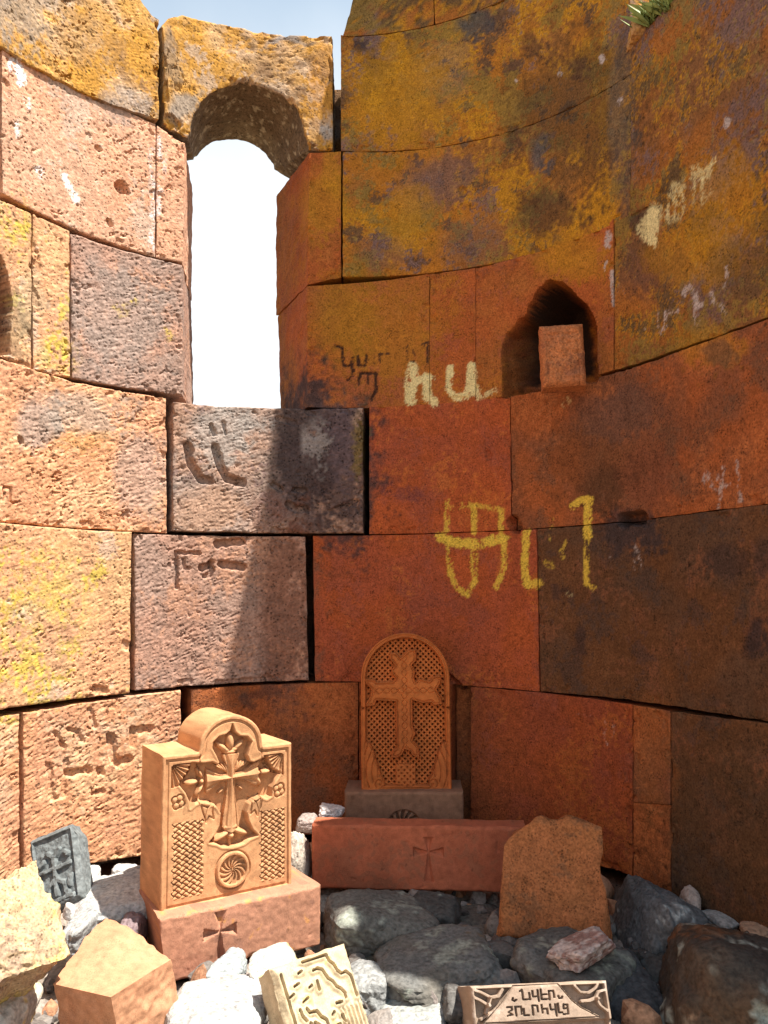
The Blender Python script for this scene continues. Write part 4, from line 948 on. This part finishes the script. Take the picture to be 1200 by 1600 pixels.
rock(498, 1252, 540, 1286, 3.05, 'white lump beside the grey brown base block', (.62,.58,.58), (.52,.48,.48), [], 76, .05, name='stone', cat='stone', rough=.09)
rock(462, 1270, 500, 1300, 3.0, 'small grey brown stone left of the white lump', (.32,.26,.24), (.26,.22,.2), [], 78, .06, name='stone', cat='stone')
rock(440, 1296, 486, 1396, 2.9, 'sunlit grey beige stone between the plinth and the red beam', (.46,.40,.34), (.36,.32,.29), [], 82, .09, name='stone', cat='stone')
rock(388, 1478, 470, 1545, 2.25, 'whitish stone with yellow lichen wedged under the plinth', (.50,.49,.44), (.40,.40,.38), [((.62,.52,.15), .4, 6)], 85, .09, name='stone', cat='stone')
rock(330, 1490, 392, 1540, 2.28, 'round blue grey stone wedged under the middle of the plinth', (.30,.33,.34), (.24,.26,.27), [], 87, .07, name='stone', cat='stone')
rock(248, 1532, 425, 1660, 2.08, 'bright white boulder in front of the plinth', P0_, P1_, [((.34,.36,.36), .45, 6)], 91, .16, (0, 0, 15))
rock(100, 1362, 262, 1470, 2.55, 'white sunlit boulder behind the left side of the cross stone', P0_, (.40,.41,.41), [((.30,.31,.32), .3, 5)], 94, .16, (14, 0, 10))
rock(92, 1425, 150, 1500, 2.36, 'grey stone below the dark carved stone', (.34,.35,.35), (.28,.29,.3), [], 97, .08, name='stone', cat='stone')
rock(172, 1350, 222, 1378, 2.72, 'white chip at the wall foot left of the cross stone', (.58,.56,.54), (.5,.48,.46), [], 99, .04, name='stone', cat='stone')
rock(118, 1352, 160, 1394, 2.66, 'white pebble at the wall foot right of the dark carved stone', (.60,.58,.56), (.52,.5,.48), [], 101, .04, name='stone', cat='stone')
rock(98, 1408, 118, 1438, 2.4, 'tiny white pebble under the dark carved stone', (.6,.58,.56), (.5,.5,.5), [], 103, .02, name='stone', cat='stone', sub=3)
rock(180, 1416, 232, 1500, 2.4, 'dark violet stone in the shadow left of the plinth', (.20,.15,.16), (.16,.12,.13), [], 105, .07, name='stone', cat='stone')
rock(-40, 1536, 54, 1660, 1.98, 'cream stone with a yellow lichen edge in the lower left corner', (.56,.52,.46), (.50,.47,.42), [((.62,.46,.10), .2, 5)], 107, .13, name='stone', cat='stone')

rock(640, 1395, 720, 1465, 2.72, 'dark grey stone wedged between the two boulders under the red beam', (.10,.10,.10), (.08,.078,.075), [LG], 117, .09)
rock(560, 1470, 640, 1530, 2.5, 'small brownish grey stone between the two shaded boulders', (.13,.105,.08), (.10,.09,.08), [], 119, .08, name='stone', cat='stone')
rock(690, 1540, 740, 1600, 2.16, 'small dark stone left of the lettered stone', (.12,.12,.12), (.10,.095,.09), [], 121, .06, name='stone', cat='stone')
rock(990, 1480, 1050, 1560, 2.42, 'black pointed stone between the dark boulders at the right', (.06,.06,.062), (.08,.075,.07), [], 125, .08, name='stone', cat='stone')
# rough yellow block, left edge
def hexa(name, top, th, tonef, label, cat, rough=.006, n=46, mat=M_TUFF, seed=0, down=None):
    """six sided block from its four top corners, rounded and roughened"""
    T = [np.array(p) for p in top]
    nrm = np.cross(T[1] - T[0], T[3] - T[0]); nrm /= np.linalg.norm(nrm)
    if nrm[2] < 0: nrm = -nrm
    dn = -nrm * th if down is None else np.array(down)
    V, Fq = [], []; base = 0
    c8 = T + [t + dn for t in T]
    faces = [(0,1,2,3), (7,6,5,4), (4,5,1,0), (5,6,2,1), (6,7,3,2), (7,4,0,3)]
    g = np.linspace(0, 1, n)
    key = {}
    Vs = []
    for f in faces:
        a, b, c, d = [c8[i] for i in f]
        U, W_ = np.meshgrid(g, g)
        P = (a * ((1 - U) * (1 - W_))[..., None] + b * (U * (1 - W_))[..., None] + c * (U * W_)[..., None] + d * ((1 - U) * W_)[..., None])
        ids = np.zeros((n, n), int)
        for i in range(n):
            for j in range(n):
                k = tuple(np.round(P[i, j], 5))
                if k not in key: key[k] = len(Vs); Vs.append(P[i, j])
                ids[i, j] = key[k]
        Fq.append(np.stack([ids[:-1, :-1], ids[:-1, 1:], ids[1:, 1:], ids[1:, :-1]], -1).reshape(-1, 4))
    V = np.array(Vs); cen = V.mean(0); dv = V - cen; Fq = np.concatenate(Fq)
    # round the corners: pull points that lie far out
    L = np.linalg.norm(dv, axis=1); nd = dv / L[:, None]
    rr = L / np.percentile(L, 70)
    V = cen + dv * (1 - .05 * np.clip(rr - 1.12, 0, 1) / .4 - 0)[:, None]
    V = V + nd * (rough * (1.2 * fbm(V * 9, 3, seed) + .6 * fbm(V * 34, 3, seed + 3)))[:, None]
    if np.dot(np.cross(V[Fq[0, 1]] - V[Fq[0, 0]], V[Fq[0, 3]] - V[Fq[0, 0]]), V[Fq[0, 0]] - cen) < 0: Fq = Fq[:, ::-1]
    o = put_mesh(name, V - cen, [Fq], tonef(V), mat, None, 38); o.location = cen
    return tag(o, label, cat, 'stones heaped on the rubble')
a_ = at(82, 1537, 1.95); b_ = at(173, 1558, 1.89); c_ = at(270, 1497, 2.06); d_ = at(166, 1428, 2.17)
hexa('orange_cube', [a_, b_, c_, d_], .2, tone_fn((.52,.27,.155), (.44,.215,.122), 41.0, .3, [((.36,.16,.085), .45, 6)]), 'squared peach orange block tipped on edge left of the plinth', 'stone block', .007, seed=3, mat=M_CARVE)
a_ = at(-60, 1420, 1.86); b_ = at(-20, 1545, 1.80); c_ = at(112, 1490, 1.95); d_ = at(56, 1345, 2.06)
hexa('yellow_block', [a_, b_, c_, d_], .16, tone_fn((.48,.36,.21), (.38,.26,.17), 44.0, .6, [((.48,.37,.11), .35, 5), ((.26,.18,.13), .25, 6)]), 'rough yellow lichen covered block at the left edge', 'stone block', .017, seed=8, n=64)

# pebbles and chips between the boulders: nobody could count them
def pebbles():
    rg = np.random.RandomState(3); Vs, Fs, Cs = [], [], []; base = 0
    for i in range(1500):
        x = rg.uniform(-1.45, 1.15); y = rg.uniform(1.7, 3.35)
        th = atan2(x - CX, y - CY); rr = hypot(x - CX, y - CY)
        if y > CY and rr > R - .03: continue
        r = rg.choice([.008, .012, .018, .03, .045], p=[.22, .28, .24, .16, .10]) * rg.uniform(.7, 1.3)
        V, Fc = rock_shape(200 + i, 2, (r * rg.uniform(.8, 1.4), r, r * rg.uniform(.5, .9)), rg.uniform(0, 360, 3), rough=.06, p=7)
        V = V + np.array([x, y, bedz(np.array(x), np.array(y)) + r * .25 + .02 * rg.uniform(-.3, 1)])
        t = rg.uniform(.06, .26) if x > -.35 else rg.uniform(.10, .30); c = np.array([t * rg.uniform(1, 1.15), t * .95, t * .88])  # pebbles on the sunlit left coloured lighter than those in shade
        if rg.uniform() < .2: c = np.array([.42, .22, .13]) * rg.uniform(.6, 1.2)
        Vs.append(V); Fs.append(Fc + base); base += len(V); Cs.append(np.broadcast_to(c, V.shape))
    tag(put_mesh('pebbles', np.concatenate(Vs), [np.concatenate(Fs)], np.concatenate(Cs), M_ROCK, None, 40), kind='stuff')
pebbles()

# ------------------------------------------------------------------ what grows and lies on the wall top behind the step
def upper(px, py, off):
    s, z = wpt(px, py, off); return surf(s, z, off)
for i, (s_, off, r, c, lab) in enumerate([(1.362, .045, .05, (.46,.25,.10), 'ochre stone on the wall top at the left of the gap')]):
    P = surf(s_, 3.60 + r, off); V, Fc = rock_shape(300 + i, 5, (r, r, r * 1.5), (10 * i, 20, 40 * i), rough=.08)
    o = put_mesh('stone', V, [Fc], tones(V + i, dict(c0=c, c1=tuple(.8 * k for k in c), spots=.4, lich=[((.42,.22,.04), .4, 7)]), i), M_ROCK, None, 50); o.location = P
    tag(o, lab, 'stone')
block(W, SZ(s985 - .05, 3.98), SZ(1.9, 3.85), SZ(1.9, ZC1 - .3), SZ(s985 - .05, ZC1 - .3), 'core', res=.02, proud=-.37, depth=.8, name='rubble_core')
def plant(s_, off, n, h, label):
    P = surf(s_, 3.61, off); rg = np.random.RandomState(int(s_ * 1000)); Vs, Fs = [], []
    for i in range(n):
        a = rg.uniform(0, 2 * pi); t = rg.uniform(.1, 1.1); L = h * rg.uniform(.5, 1.1)
        d = np.array([cos(a) * sin(t * .9), sin(a) * sin(t * .9), cos(t * .9)]); side = np.cross(d, rg.normal(size=3)); side /= np.linalg.norm(side)
        b0 = np.array([rg.uniform(-.05, .05), rg.uniform(-.05, .05), 0]); wd = L * .055
        pts = [b0, b0 + d * L * .45 + side * wd, b0 + d * L + np.array([0, 0, -.12 * L]), b0 + d * L * .45 - side * wd]
        k = len(Vs); Vs += pts; Fs.append([k, k + 1, k + 2, k + 3])
    o = put_mesh('plant', np.array(Vs), [np.array(Fs)], None, M_LEAF, None, 0); o.location = P - np.array([0, 0, .02])
    tag(o, label, 'plant', 'plants on the wall top')
plant(1.43, .045, 420, .13, 'green weed growing on the wall top in the gap')
plant(1.50, .05, 380, .13, 'smaller green weed right of the first on the wall top')
